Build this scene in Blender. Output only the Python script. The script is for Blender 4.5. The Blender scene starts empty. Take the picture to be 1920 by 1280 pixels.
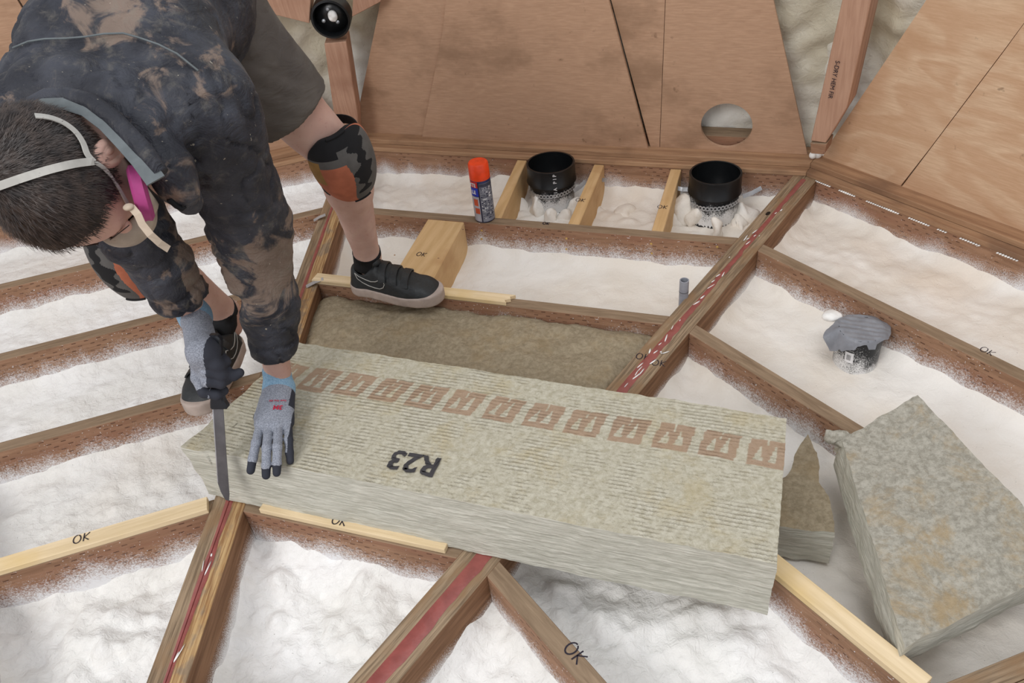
import bpy, bmesh, math, random
import numpy as np
from mathutils import Vector, Matrix, noise as mn
random.seed(7)
rng = np.random.default_rng(7)
sc = bpy.context.scene
COL = sc.collection
R = math.radians

# ------------------------------------------------------------------ camera
H = 1.305
TH, RHO, F = R(38.6945), R(-7.1534), 1503.13
FW = np.array([0, math.cos(TH), -math.sin(TH)])
_r = np.array([1, 0, 0.]); _u = np.cross(_r, FW)
RT = math.cos(RHO)*_r + math.sin(RHO)*_u
UP = -math.sin(RHO)*_r + math.cos(RHO)*_u
O = np.array([0, 0, H])
cd = bpy.data.cameras.new('camera'); cam = bpy.data.objects.new('camera', cd); COL.objects.link(cam)
cd.sensor_width = 36; cd.lens = 36*F/1920; cd.clip_start = .02
cam.matrix_world = Matrix(((RT[0], UP[0], -FW[0], O[0]), (RT[1], UP[1], -FW[1], O[1]), (RT[2], UP[2], -FW[2], O[2]), (0, 0, 0, 1)))
sc.camera = cam

# ------------------------------------------------------------------ light
w = bpy.data.worlds.new('daylight'); sc.world = w; w.use_nodes = True
bg = w.node_tree.nodes['Background']; bg.inputs[0].default_value = (.93, .95, 1, 1); bg.inputs[1].default_value = .62
def area(name, loc, aim, size, power, color):
    l = bpy.data.lights.new(name, 'AREA'); l.shape = 'RECTANGLE'; l.size, l.size_y = size
    l.energy = power; l.color = color
    o = bpy.data.objects.new(name, l); COL.objects.link(o); o.location = loc
    o.rotation_euler = (Vector(aim)-Vector(loc)).to_track_quat('-Z', 'Y').to_euler()
    return o
area('window_light', (-2.1, -1.3, 2.7), (0, 1.1, 0), (1.8, 1.4), 62, (1, .985, .97))
area('skylight', (.6, .6, 3.6), (.1, 1.2, 0), (1.6, 1.6), 26, (.95, .97, 1))
sc.view_settings.view_transform = 'Standard'; sc.view_settings.look = 'None'
sc.view_settings.gamma = 1; sc.view_settings.use_curve_mapping = False; sc.view_settings.exposure = 0.28

# ------------------------------------------------------------------ geometry of the dome floor (metres)
CX, CY = -.7304, .2511
AL, DE = R(22.544), R(36)
RING = [2.555, 2.1476, 1.7359, 1.3302, .9244, .519, .113]
JW, BW, JD = .038, .0377, .235
T18 = math.tan(R(18)); C18 = math.cos(R(18))
ZF = -.118
def ray(p): return FW + (p[0]-960)/F*RT - (p[1]-640)/F*UP
def gz(p, z):
    d = ray(p); return O + d*((z-H)/d[2])
def dep(p, k): return O + ray(p)*k
def SM(a, z=0.):
    return Matrix.Translation((CX, CY, z)) @ Matrix.Rotation(-a, 4, 'Z')
def sec(s): return AL + s*DE
def loc2(a, X):
    v = SM(a).inverted() @ Vector(X); return v

# ------------------------------------------------------------------ helpers
def lin(c):
    return tuple(((x/255)/12.92 if x/255 <= .04045 else ((x/255+.055)/1.055)**2.4) for x in c) + (1,)
class NT:
    def __init__(s, name):
        s.m = bpy.data.materials.new(name); s.m.use_nodes = True
        s.t = s.m.node_tree; s.b = s.t.nodes['Principled BSDF']; s.L = s.t.links.new
        s.b.inputs['Roughness'].default_value = .8; s.b.inputs['Specular IOR Level'].default_value = .25
        s._tc = None
    def put(s, sock, v):
        if isinstance(v, bpy.types.NodeSocket): s.L(v, sock)
        elif v is not None: sock.default_value = v
    def tc(s, out='Object'):
        if s._tc is None: s._tc = s.t.nodes.new('ShaderNodeTexCoord')
        return s._tc.outputs[out]
    def math(s, op, a, b=None, c=None, clamp=False):
        n = s.t.nodes.new('ShaderNodeMath'); n.operation = op; n.use_clamp = clamp
        s.put(n.inputs[0], a)
        if b is not None: s.put(n.inputs[1], b)
        if c is not None: s.put(n.inputs[2], c)
        return n.outputs[0]
    def map(s, v, scale=(1, 1, 1), loc=(0, 0, 0), rot=(0, 0, 0)):
        n = s.t.nodes.new('ShaderNodeMapping'); s.put(n.inputs[0], v)
        n.inputs[1].default_value = loc; n.inputs[2].default_value = rot; n.inputs[3].default_value = scale
        return n.outputs[0]
    def noise(s, v, scale=5, detail=4, rough=.55, dist=0):
        n = s.t.nodes.new('ShaderNodeTexNoise'); s.put(n.inputs['Vector'], v)
        n.inputs['Scale'].default_value = scale; n.inputs['Detail'].default_value = detail
        n.inputs['Roughness'].default_value = rough; n.inputs['Distortion'].default_value = dist
        return n.outputs['Fac']
    def wave(s, v, scale=5, dist=2, detail=2, dscale=1, axis='X'):
        n = s.t.nodes.new('ShaderNodeTexWave'); s.put(n.inputs['Vector'], v); n.bands_direction = axis
        n.inputs['Scale'].default_value = scale; n.inputs['Distortion'].default_value = dist
        n.inputs['Detail'].default_value = detail; n.inputs['Detail Scale'].default_value = dscale
        return n.outputs['Fac']
    def voro(s, v, scale=5, feature='F1', smooth=None):
        n = s.t.nodes.new('ShaderNodeTexVoronoi'); s.put(n.inputs['Vector'], v); n.feature = feature
        n.inputs['Scale'].default_value = scale
        if smooth is not None: n.inputs['Smoothness'].default_value = smooth
        return n.outputs['Distance']
    def ramp(s, v, a, b, lo=0., hi=1.):
        n = s.t.nodes.new('ShaderNodeMapRange'); n.interpolation_type = 'SMOOTHSTEP'
        s.put(n.inputs['Value'], v); n.inputs['From Min'].default_value = a; n.inputs['From Max'].default_value = b
        n.inputs['To Min'].default_value = lo; n.inputs['To Max'].default_value = hi
        return n.outputs[0]
    def mix(s, f, a, b, mode='MIX'):
        n = s.t.nodes.new('ShaderNodeMix'); n.data_type = 'RGBA'; n.blend_type = mode; n.clamp_factor = True
        s.put(n.inputs['Factor'], f); s.put(n.inputs['A'], a); s.put(n.inputs['B'], b)
        return n.outputs['Result']
    def xyz(s, v):
        n = s.t.nodes.new('ShaderNodeSeparateXYZ'); s.put(n.inputs[0], v); return n.outputs
    def normal(s):
        n = s.t.nodes.new('ShaderNodeTexCoord'); return s.xyz(n.outputs['Normal'])
    def attr(s, name):
        n = s.t.nodes.new('ShaderNodeAttribute'); n.attribute_name = name; return n
    def objrand(s):
        n = s.t.nodes.new('ShaderNodeObjectInfo'); return n.outputs['Random']
    def offs(s, v, k=40.):
        n = s.t.nodes.new('ShaderNodeVectorMath'); n.operation = 'ADD'; s.put(n.inputs[0], v)
        cmb = s.t.nodes.new('ShaderNodeCombineXYZ'); r = s.math('MULTIPLY', s.objrand(), k)
        for i in range(3): s.L(r, cmb.inputs[i])
        s.L(cmb.outputs[0], n.inputs[1]); return n.outputs[0]
    def bump(s, h, strength=.5, dist=.002, prev=None):
        n = s.t.nodes.new('ShaderNodeBump'); s.put(n.inputs['Height'], h)
        n.inputs['Strength'].default_value = strength; n.inputs['Distance'].default_value = dist
        if prev is not None: s.L(prev, n.inputs['Normal'])
        s.L(n.outputs[0], s.b.inputs['Normal']); return n.outputs[0]
    def out(s, col, rough=None, spec=None):
        s.put(s.b.inputs['Base Color'], col)
        if rough is not None: s.put(s.b.inputs['Roughness'], rough)
        if spec is not None: s.b.inputs['Specular IOR Level'].default_value = spec
        return s.m

def plain(name, c, rough=.6, spec=.3, metal=0., bump=None):
    n = NT(name); v = n.tc(); f = n.noise(v, 30, 3)
    c = lin(c); col = n.mix(n.ramp(f, .3, .7), tuple(x*.86 for x in c[:3])+(1,), tuple(min(1, x*1.12) for x in c[:3])+(1,))
    n.b.inputs['Metallic'].default_value = metal
    if bump: n.bump(n.noise(v, bump[0], 4), bump[1], bump[2])
    return n.out(col, rough, spec)

def m_treated():
    n = NT('treated_lumber'); v = n.offs(n.tc()); lx = n.xyz(n.tc()); x, y, z = lx[0], lx[1], lx[2]
    g1 = n.noise(n.map(v, (3, 30, 30)), 3, 5, .6, .5); g2 = n.noise(n.map(v, (1, 6, 6)), 3, 3)
    side = n.mix(n.ramp(g1, .3, .7), lin((136, 103, 80)), lin((164, 128, 102)))
    side = n.mix(n.ramp(g2, .4, .75), side, lin((146, 106, 84)))
    # incisions
    row = n.math('FLOOR', n.math('DIVIDE', z, .0125)); fz = n.math('FRACT', n.math('DIVIDE', z, .0125))
    u = n.math('ADD', n.math('DIVIDE', x, .034), n.math('MULTIPLY', row, .37)); fu = n.math('FRACT', u)
    d1 = n.math('LESS_THAN', fu, .34); d2 = n.math('LESS_THAN', n.math('ABSOLUTE', n.math('SUBTRACT', fz, .5)), .12)
    dash = n.math('MULTIPLY', n.math('MULTIPLY', d1, d2), n.ramp(n.noise(v, 12, 2), .4, .55))
    side = n.mix(n.math('MULTIPLY', dash, .75), side, lin((74, 46, 36)))
    top = n.mix(n.ramp(g1, .2, .8), lin((118, 98, 78)), lin((154, 132, 108)))
    nz = n.normal()[2]; isT = n.ramp(nz, .5, .8)
    col = n.mix(isT, side, top)
    # white overspray of foam climbing the face
    lob = n.noise(n.map(v, (1, 0, 0)), 5.5, 3, .6); fine = n.noise(n.tc(), 330, 2, .6); mid = n.noise(v, 45, 3)
    h = n.math('ADD', z, n.math('MULTIPLY', n.math('SUBTRACT', .5, lob), .16))
    h = n.math('ADD', h, n.math('MULTIPLY', n.math('SUBTRACT', fine, .5), .13))
    h = n.math('ADD', h, n.math('MULTIPLY', n.math('SUBTRACT', mid, .5), .03))
    sp = n.math('MULTIPLY', n.ramp(h, -.118, -.036, 1, 0), n.math('SUBTRACT', 1, isT))
    dots = n.math('GREATER_THAN', n.noise(n.tc(), 170, 1), .745)
    sp = n.math('MAXIMUM', sp, n.math('MULTIPLY', dots, n.math('MULTIPLY', .8, n.math('SUBTRACT', 1, isT))))
    col = n.mix(sp, col, lin((232, 232, 234)))
    n.bump(n.math('ADD', g1, n.math('MULTIPLY', dash, -2)), .4, .002)
    return n.out(col, .75, .2)
def m_beam(name='beam_lumber', gold=0.):
    n = NT(name); v = n.offs(n.tc()); lx = n.xyz(n.tc()); x, y, z = lx
    g = n.noise(n.map(v, (60, 2.2, 20)), 3, 5, .65, .3); g2 = n.noise(n.map(v, (8, 3, 8)), 3, 3)
    top = n.mix(n.ramp(g, .3, .68), lin((106, 88, 70)), lin((162, 140, 114)))
    top = n.mix(n.ramp(g2, .45, .7), top, lin((140, 112, 84)))
    if gold:
        gd = n.math('MULTIPLY', n.ramp(x, -.002, .008), n.ramp(n.noise(n.map(v, (9, 5, 5)), 3, 3), .38, .52))
        top = n.mix(n.math('MULTIPLY', gd, gold), top, n.mix(n.ramp(g, .4, .6), lin((160, 112, 62)), lin((212, 172, 112))))
    side = n.mix(n.ramp(n.noise(n.map(v, (5, 2, 30)), 3, 5), .3, .7), lin((112, 80, 56)), lin((146, 110, 82)))
    isT = n.ramp(n.normal()[2], .5, .8); col = n.mix(isT, side, top)
    lob = n.noise(n.map(v, (0, 1, 0)), 4, 3); fine = n.noise(n.tc(), 420, 2, .6)
    h = n.math('ADD', z, n.math('MULTIPLY', n.math('SUBTRACT', .5, lob), .07))
    h = n.math('ADD', h, n.math('MULTIPLY', n.math('SUBTRACT', fine, .5), .085))
    sp = n.math('MULTIPLY', n.ramp(h, -.108, -.06, 1, 0), n.math('SUBTRACT', 1, isT))
    col = n.mix(sp, col, lin((228, 228, 228)))
    n.bump(g, .5, .003)
    return n.out(col, .78, .2)
def m_pale(name, a, b, stain=None, grain=(3, 40, 40), gs=3, wv=(.6, 14, 6), ax='Y'):
    n = NT(name); v = n.offs(n.tc())
    g = n.noise(n.map(v, grain), gs, 5, .6, .6); w2 = n.wave(n.map(v, wv), .6, 8, 3, 1.0, ax)
    col = n.mix(n.ramp(n.math('ADD', n.math('MULTIPLY', g, .8), n.math('MULTIPLY', w2, .2)), .2, .8), lin(a), lin(b))
    if stain: col = n.mix(n.math('MULTIPLY', n.ramp(n.noise(v, 4, 4), .52, .72), .8), col, lin(stain))
    n.bump(g, .25, .0015)
    return n.out(col, .7, .25)
def m_ply(name, a, b, dark, swirl=1., ring=None, rs=1.):
    n = NT(name); v = n.offs(n.tc())
    big = n.noise(n.map(v, (1.1, 1, 3.2) if not ring else (.9, 1, 2.1), (0, 0, 0), (0, 0, 0) if not ring else (0, .35, 0)), 2.2*rs, 3, .5, .0 if not ring else .5)
    cont = n.math('FRACT', n.math('MULTIPLY', big, 13*swirl))
    ringm = n.math('MULTIPLY', n.ramp(cont, .0, .55), n.ramp(cont, .75, 1., 1, 0))
    fib = n.noise(n.map(v, (5, 5, 55)), 4, 6, .7)
    col = n.mix(n.ramp(fib, .3, .75), lin(a), lin(b))
    col = n.mix(n.math('MULTIPLY', ringm, .42 if ring else .1), col, lin(ring or dark))
    blot = n.noise(n.map(v, (1, 1, 1.6)), 3.2, 5, .65)
    col = n.mix(n.math('MULTIPLY', n.ramp(blot, .48, .72), .7), col, lin(dark))
    spots = n.ramp(n.noise(v, 26, 3, .6), .66, .78); col = n.mix(n.math('MULTIPLY', spots, .5), col, lin((92, 66, 44)))
    kn = n.ramp(n.voro(n.map(v, (1, 1, 1)), 1.9), .012, .03, 1, 0); col = n.mix(n.math('MULTIPLY', kn, .75), col, lin((84, 54, 36)))
    n.bump(fib, .2, .001)
    return n.out(col, .62, .3)
def m_foam(name, a, b, tan, sc1=1., tanamt=.35, bs=.6):
    n = NT(name); v = n.tc()
    col = n.mix(n.ramp(n.noise(v, 3.2, 3), .35, .68), lin(a), lin(b))
    col = n.mix(n.math('MULTIPLY', n.ramp(n.noise(n.map(v, (1, 1, 1), (3, 1, 7)), 2.1, 3), .52, .72), tanamt), col, lin(tan))
    sp = n.ramp(n.noise(v, 190, 1), .775, .80); col = n.mix(n.math('MULTIPLY', sp, .5), col, lin((110, 100, 90)))
    h = n.math('ADD', n.math('MULTIPLY', n.voro(n.map(v, (1, 1.2, 1)), 26*sc1, 'SMOOTH_F1', .8), -1.), n.math('MULTIPLY', n.noise(v, 60*sc1, 5, .6, .6), .8))
    b1 = n.bump(h, bs, .012)
    n.bump(n.noise(v, 260, 3), .25, .002, b1)
    n.b.inputs['Subsurface Weight'].default_value = .0
    return n.out(col, .6, .35)
RIDGE = .3938
def m_wool(name, a, b, yel, side=False, pr=None, yamt=.5, ridge=False):
    n = NT(name); v = n.tc()
    if side:
        g = n.noise(n.map(v, (4, 8, 60)), 3.2, 6, .65, .4)
        col = n.mix(n.ramp(g, .32, .66), lin(a), lin(b))
        dk = n.ramp(n.noise(n.map(v, (10, 20, 120)), 3, 4, .6), .62, .75); col = n.mix(n.math('MULTIPLY', dk, .4), col, lin((118, 112, 96)))
        h = g
    else:
        g = n.noise(v, 80, 8, .75, .25); g2 = n.noise(n.map(v, (1, 1, 1), (2, 5, 3)), 8, 6, .72, .3)
        col = n.mix(n.ramp(g, .34, .66), lin(a), lin(b))
        col = n.mix(n.math('MULTIPLY', n.ramp(g2, .48, .68), yamt), col, lin(yel))
        dk = n.ramp(n.noise(v, 110, 5, .75, .2), .62, .78); col = n.mix(n.math('MULTIPLY', dk, .5), col, lin((104, 98, 78)))
        h = g
        if ridge:
            rr = n.wave(n.map(v, (1, 1, 1), (0, 0, 0), (0, 0, RIDGE)), 34, 1.6, 4, 9, 'Y')
            rm = n.ramp(n.noise(v, 10, 6, .7), .38, .56, 1, .0)
            rr = n.math('MULTIPLY', rr, rm)
            col = n.mix(n.math('MULTIPLY', n.ramp(rr, .1, .75, 1, 0), .20), col, lin((138, 130, 104)))
            h = n.math('ADD', n.math('MULTIPLY', g, .8), n.math('MULTIPLY', rr, .8))
    if pr:
        at = n.attr('print').outputs['Fac']
        brk = n.ramp(n.math('ADD', n.noise(v, 70, 4, .7), n.math('MULTIPLY', at, .35)), .50, .70)
        col = n.mix(n.math('MULTIPLY', n.math('MULTIPLY', brk, at), .8), col, lin((164, 134, 110)))
    n.bump(h, .8, .006)
    return n.out(col, .95, .08)
def m_jacket():
    n = NT('jacket_fabric'); v = n.tc()
    g = n.noise(v, 14, 4); col = n.mix(n.ramp(g, .35, .7), lin((34, 35, 42)), lin((58, 60, 68)))
    mud = n.attr('mud').outputs['Fac']
    m1 = n.noise(v, 11, 5, .62, .9)
    mm = n.ramp(n.math('ADD', m1, n.math('MULTIPLY', mud, .30)), .60, .70)
    col = n.mix(n.math('MULTIPLY', mm, .85), col, n.mix(g, lin((104, 90, 80)), lin((138, 118, 104))))
    dust = n.ramp(n.math('ADD', n.noise(v, 34, 6, .7, .4), n.math('MULTIPLY', mud, .1)), .52, .78); col = n.mix(n.math('MULTIPLY', dust, .42), col, lin((118, 112, 102)))
    fl = n.ramp(n.noise(n.map(v, (1, 2.5, 1)), 95, 2), .73, .76); col = n.mix(n.math('MULTIPLY', fl, .7), col, lin((168, 160, 144)))
    n.bump(n.math('ADD', n.noise(v, 22, 4, .6, 1.2), n.math('MULTIPLY', n.noise(v, 240, 2), .12)), .55, .012)
    return n.out(col, .62, .35)
def m_glove():
    n = NT('knit_glove'); v = n.tc(); d = n.attr('zone').outputs['Fac']
    kn = n.noise(v, 420, 3, .7); col = n.mix(n.ramp(kn, .35, .65), lin((116, 120, 130)), lin((156, 160, 170)))
    col = n.mix(n.ramp(d, -.7, -.3, 1, 0), col, n.mix(n.ramp(kn, .35, .65), lin((112, 148, 174)), lin((146, 176, 198))))
    col = n.mix(n.ramp(d, .35, .6), col, lin((52, 54, 62)))
    n.bump(n.noise(v, 500, 2), .35, .001)
    return n.out(col, .8, .2)
def m_skin():
    n = NT('skin'); v = n.tc()
    col = n.mix(n.ramp(n.noise(v, 9, 3), .35, .7), lin((190, 152, 138)), lin((208, 174, 160)))
    col = n.mix(n.math('MULTIPLY', n.ramp(n.noise(v, 130, 3), .58, .7), .18), col, lin((150, 96, 84)))
    n.b.inputs['Subsurface Weight'].default_value = .12; n.b.inputs['Subsurface Scale'].default_value = .01
    n.bump(n.noise(v, 260, 3), .2, .0008)
    return n.out(col, .55, .35)
def m_shorts():
    n = NT('shorts_cloth'); v = n.tc(); g = n.noise(v, 420, 2)
    col = n.mix(n.ramp(n.noise(v, 8, 3), .3, .7), lin((84, 78, 74)), lin((102, 96, 90)))
    n.bump(n.math('ADD', n.noise(n.map(v, (1, 1, 2)), 14, 3, .5, .8), n.math('MULTIPLY', g, .05)), .5, .012)
    return n.out(col, .9, .15)

M = {}
M['treated'] = m_treated(); M['beam'] = m_beam(); M['beam_gold'] = m_beam('beam_lumber_yellowed', .5)
M['pale'] = m_pale('fresh_pine', (196, 160, 112), (214, 180, 134), (180, 140, 96), (30, 2.5, 12), 3, (14, .6, 4), 'X')
M['strip'] = m_pale('pine_strip', (212, 188, 148), (236, 214, 178), (218, 188, 130))
M['stud'] = m_pale('fir_stud', (160, 120, 98), (188, 150, 126), (140, 100, 80), (40, 40, 2.5))
M['plate'] = m_pale('plate_lumber', (140, 106, 80), (176, 140, 108), (120, 92, 72))
M['ply'] = m_ply('sheathing_plywood', (178, 142, 115), (196, 160, 132), (142, 112, 88))
M['ply_r'] = m_ply('knotty_plywood', (206, 172, 140), (226, 196, 164), (192, 152, 116), .75, (190, 144, 108), .9)
M['ply_edge'] = plain('plywood_edge', (120, 88, 58), .8)
M['foam'] = m_foam('spray_foam', (236, 234, 229), (247, 246, 244), (226, 214, 196), 1.)
M['foamsm'] = m_foam('spray_foam_smooth', (228, 220, 208), (240, 236, 229), (222, 202, 178), .7, .45, .35)
M['foamw'] = m_foam('wall_spray_foam', (206, 198, 176), (238, 236, 228), (176, 158, 122), .6, .75, .5)
M['wool_top'] = m_wool('mineral_wool_face', (182, 175, 154), (214, 209, 192), (194, 176, 132), pr=True, ridge=True, yamt=.42)
M['wool_side'] = m_wool('mineral_wool_edge', (182, 180, 166), (214, 211, 198), (180, 160, 110), side=True)
M['wool2'] = m_wool('mineral_wool_plain_face', (152, 147, 134), (190, 185, 172), (176, 152, 114), yamt=.75)
M['wool_old'] = m_wool('mineral_wool_brown', (144, 131, 108), (172, 158, 134), (156, 132, 94), yamt=.35)
M['red'] = plain('red_adhesive', (142, 76, 70), .3, .6, bump=(60, .4, .003))
M['white'] = plain('white_foam_bits', (236, 234, 230), .6)
M['abs'] = plain('black_plastic', (16, 18, 20), .32, .5)
M['absspray'] = plain('foam_dusted_plastic', (16, 18, 20), .4, .4)
def m_dusted(lo=-.13, hi=-.085):
    n = NT('foam_dusted_plastic'); v = n.tc(); z = n.xyz(v)[2]
    h = n.math('ADD', z, n.math('MULTIPLY', n.math('SUBTRACT', n.noise(v, 300, 2, .6), .5), .14))
    h = n.math('ADD', h, n.math('MULTIPLY', n.math('SUBTRACT', n.noise(v, 16, 2), .5), .14))
    f = n.ramp(h, lo, hi, 1, 0)
    return n.out(n.mix(f, lin((18, 21, 26)), lin((222, 222, 222))), .4, .4)
M['dusted'] = m_dusted(); M['dusted_low'] = m_dusted(-.02, .045)
M['steel'] = plain('galvanised_steel', (186, 189, 193), .4, .5, .5)
M['tape'] = plain('grey_duct_tape', (132, 134, 140), .42, .4, bump=(25, .5, .006))
M['label'] = plain('white_label', (222, 222, 224), .5)
M['grey_pvc'] = plain('grey_conduit', (150, 152, 160), .45, .4)
M['ink'] = plain('marker_ink', (38, 32, 44), .6)
M['stamp'] = plain('stamp_ink', (62, 60, 62), .8)
M['dark'] = plain('dark_gap', (38, 28, 20), .9)
M['orange'] = plain('orange_plastic', (226, 66, 22), .35, .5)
M['skin'] = m_skin(); M['jacket'] = m_jacket(); M['glove'] = m_glove(); M['shorts'] = m_shorts()
M['hair'] = plain('dark_hair', (44, 33, 28), .5, .4)
M['strap'] = plain('mask_strap', (176, 174, 168), .6)
M['mask'] = plain('mask_silicone', (168, 156, 142), .5)
M['beige'] = plain('beige_webbing', (178, 162, 144), .85)
M['pink'] = plain('magenta_filter', (158, 62, 118), .6)
M['lining'] = plain('grey_lining', (100, 106, 108), .8, bump=(30, .4, .006))
M['pad_grey'] = plain('grey_pad_shell', (88, 86, 84), .7, bump=(40, .4, .004))
M['pad_orange'] = plain('orange_pad_fabric', (176, 104, 78), .8)
M['pad_tan'] = plain('tan_pad_fabric', (150, 116, 66), .8)
M['black'] = plain('black_cloth', (28, 28, 30), .85)
M['leather'] = plain('black_leather', (40, 42, 43), .5, .4, bump=(60, .5, .004))
M['sole'] = plain('worn_rubber_sole', (176, 160, 150), .75, bump=(60, .4, .003))
M['blade'] = plain('steel_blade', (112, 112, 116), .32, .5, .75)
M['edge'] = plain('ground_blade_edge', (196, 200, 206), .25, .5, .7)

def tag(o, label=None, cat=None, group=None, kind=None):
    if label: o['label'] = label
    if cat: o['category'] = cat
    if group: o['group'] = group
    if kind: o['kind'] = kind
    return o
def empty(name, loc=(0, 0, 0), rz=0., mat=None):
    o = bpy.data.objects.new(name, None); COL.objects.link(o); o.empty_display_size = .05
    if mat is not None: o.matrix_world = mat
    else: o.location = loc; o.rotation_euler = (0, 0, rz)
    return o
def mesh(name, V, Fc, m, parent=None, mat=None, smooth=False, attrs=None, midx=None):
    me = bpy.data.meshes.new(name); me.from_pydata([tuple(map(float, v)) for v in V], [], [tuple(map(int, f)) for f in Fc]); me.update()
    for x in (m if isinstance(m, list) else [m]): me.materials.append(x)
    if smooth: me.polygons.foreach_set('use_smooth', [True]*len(me.polygons))
    if midx is not None: me.polygons.foreach_set('material_index', [int(i) for i in midx])
    if attrs:
        for k, a in attrs.items():
            at = me.attributes.new(k, 'FLOAT', 'POINT'); at.data.foreach_set('value', np.asarray(a, dtype=np.float32))
    o = bpy.data.objects.new(name, me); COL.objects.link(o)
    if parent is not None: o.parent = parent
    if mat is not None:
        if parent is not None: o.matrix_local = mat
        else: o.matrix_world = mat
    return o
def bmobj(name, bm, m, parent=None, mat=None, smooth=False):
    me = bpy.data.meshes.new(name); bm.to_mesh(me); bm.free()
    for x in (m if isinstance(m, list) else [m]): me.materials.append(x)
    if smooth: me.polygons.foreach_set('use_smooth', [True]*len(me.polygons))
    o = bpy.data.objects.new(name, me); COL.objects.link(o)
    if parent is not None: o.parent = parent
    if mat is not None:
        if parent is not None: o.matrix_local = mat
        else: o.matrix_world = mat
    return o
def prism_bm(foot, z0, z1, bev=.0015, holes=None):
    """foot: list of (x,y); extruded z0..z1"""
    bm = bmesh.new(); n = len(foot)
    a = [bm.verts.new((p[0], p[1], z0)) for p in foot]; b = [bm.verts.new((p[0], p[1], z1)) for p in foot]
    bm.faces.new(a[::-1]); bm.faces.new(b)
    for i in range(n): bm.faces.new((a[i], a[(i+1) % n], b[(i+1) % n], b[i]))
    bmesh.ops.recalc_face_normals(bm, faces=bm.faces)
    if bev: bmesh.ops.bevel(bm, geom=list(bm.edges), offset=bev, segments=1, affect='EDGES')
    return bm
def box_bm(x0, x1, y0, y1, z0, z1, bev=.0015):
    return prism_bm([(x0, y0), (x1, y0), (x1, y1), (x0, y1)], z0, z1, bev)
def tube(name, pts, rad, m, parent=None, seg=10, mat=None, cap=True):
    pts = [Vector(p) for p in pts]; V, Fc = [], []
    prev = None
    for i, p in enumerate(pts):
        d = (pts[min(i+1, len(pts)-1)]-pts[max(i-1, 0)]).normalized()
        if prev is None: a = d.orthogonal().normalized()
        else: a = (prev-d*prev.dot(d)).normalized()
        prev = a; b = d.cross(a); r = rad[i] if isinstance(rad, (list, tuple)) else rad
        for k in range(seg):
            t = 2*math.pi*k/seg; V.append(p+a*math.cos(t)*r+b*math.sin(t)*r)
    for i in range(len(pts)-1):
        for k in range(seg): Fc.append((i*seg+k, i*seg+(k+1) % seg, (i+1)*seg+(k+1) % seg, (i+1)*seg+k))
    if cap: Fc.append(tuple(range(seg))[::-1]); Fc.append(tuple((len(pts)-1)*seg+k for k in range(seg)))
    return mesh(name, V, Fc, m, parent, mat, True)
def lathe(name, prof, m, parent=None, mat=None, seg=48):
    """prof [(r,z)...]"""
    V, Fc = [], []
    for r, z in prof:
        for k in range(seg):
            t = 2*math.pi*k/seg; V.append((r*math.cos(t), r*math.sin(t), z))
    n = len(prof)
    for i in range(n-1):
        for k in range(seg): Fc.append((i*seg+k, i*seg+(k+1) % seg, (i+1)*seg+(k+1) % seg, (i+1)*seg+k))
    return mesh(name, V, Fc, m, parent, mat, True)
def sharp(o, ang=35):
    me = o.data; bm = bmesh.new(); bm.from_mesh(me); bmesh.ops.recalc_face_normals(bm, faces=bm.faces)
    for e in bm.edges:
        e.smooth = not (len(e.link_faces) == 2 and e.calc_face_angle(0) > R(ang))
    for f in bm.faces: f.smooth = True
    bm.to_mesh(me); bm.free(); return o
def ribbon(name, pts, w, nrm, m, parent=None, th=.0012, mat=None):
    """flat strap following pts; nrm = per-point or single up normal; w width"""
    pts = [Vector(p) for p in pts]; V, Fc = [], []
    for i, p in enumerate(pts):
        d = (pts[min(i+1, len(pts)-1)]-pts[max(i-1, 0)]).normalized()
        n = Vector(nrm[i] if isinstance(nrm, list) else nrm); s = d.cross(n).normalized(); n = s.cross(d).normalized()
        ww = (w[i] if isinstance(w, (list, tuple)) else w)/2
        for q in (p+s*ww, p-s*ww, p-s*ww-n*th, p+s*ww-n*th): V.append(q)
    for i in range(len(pts)-1):
        for k in range(4): Fc.append((i*4+k, (i+1)*4+k, (i+1)*4+(k+1) % 4, i*4+(k+1) % 4))
    Fc.append((0, 1, 2, 3)); e = (len(pts)-1)*4; Fc.append((e+3, e+2, e+1, e))
    return mesh(name, V, Fc, m, parent, mat)
def strokes(name, lines, w, m, parent, mat, th=.0006):
    """handwriting in local xy plane, pen strokes as flat ribbons in one mesh"""
    V, Fc = [], []
    for ln in lines:
        b = len(V)
        for i, p in enumerate(ln):
            p = Vector((p[0], p[1], 0)); q0 = Vector((*ln[max(i-1, 0)], 0)); q1 = Vector((*ln[min(i+1, len(ln)-1)], 0))
            d = (q1-q0); d = d.normalized() if d.length > 0 else Vector((1, 0, 0)); s = Vector((-d.y, d.x, 0))*w/2
            V += [p+s+Vector((0, 0, th)), p-s+Vector((0, 0, th))]
        for i in range(len(ln)-1): Fc.append((b+2*i, b+2*i+1, b+2*i+3, b+2*i+2))
    return mesh(name, V, Fc, m, parent, mat)
def OKL(h=.03, j=0.):
    o = [(.35*h*math.cos(t)-.4*h, .5*h*math.sin(t)+.5*h) for t in np.linspace(1.4, 1.4+6.1, 16)]
    return [o, [(.2*h, 0), (.25*h+j, h)], [(.75*h, h*.95), (.25*h, .48*h), (.7*h, .02*h)]]
def frame(o, x, z):
    """matrix with origin o, x axis along x, z axis along z"""
    x = Vector(x).normalized(); z = Vector(z); z = (z-x*z.dot(x)).normalized(); y = z.cross(x)
    return Matrix(((x[0], y[0], z[0], o[0]), (x[1], y[1], z[1], o[1]), (x[2], y[2], z[2], o[2]), (0, 0, 0, 1)))
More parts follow.
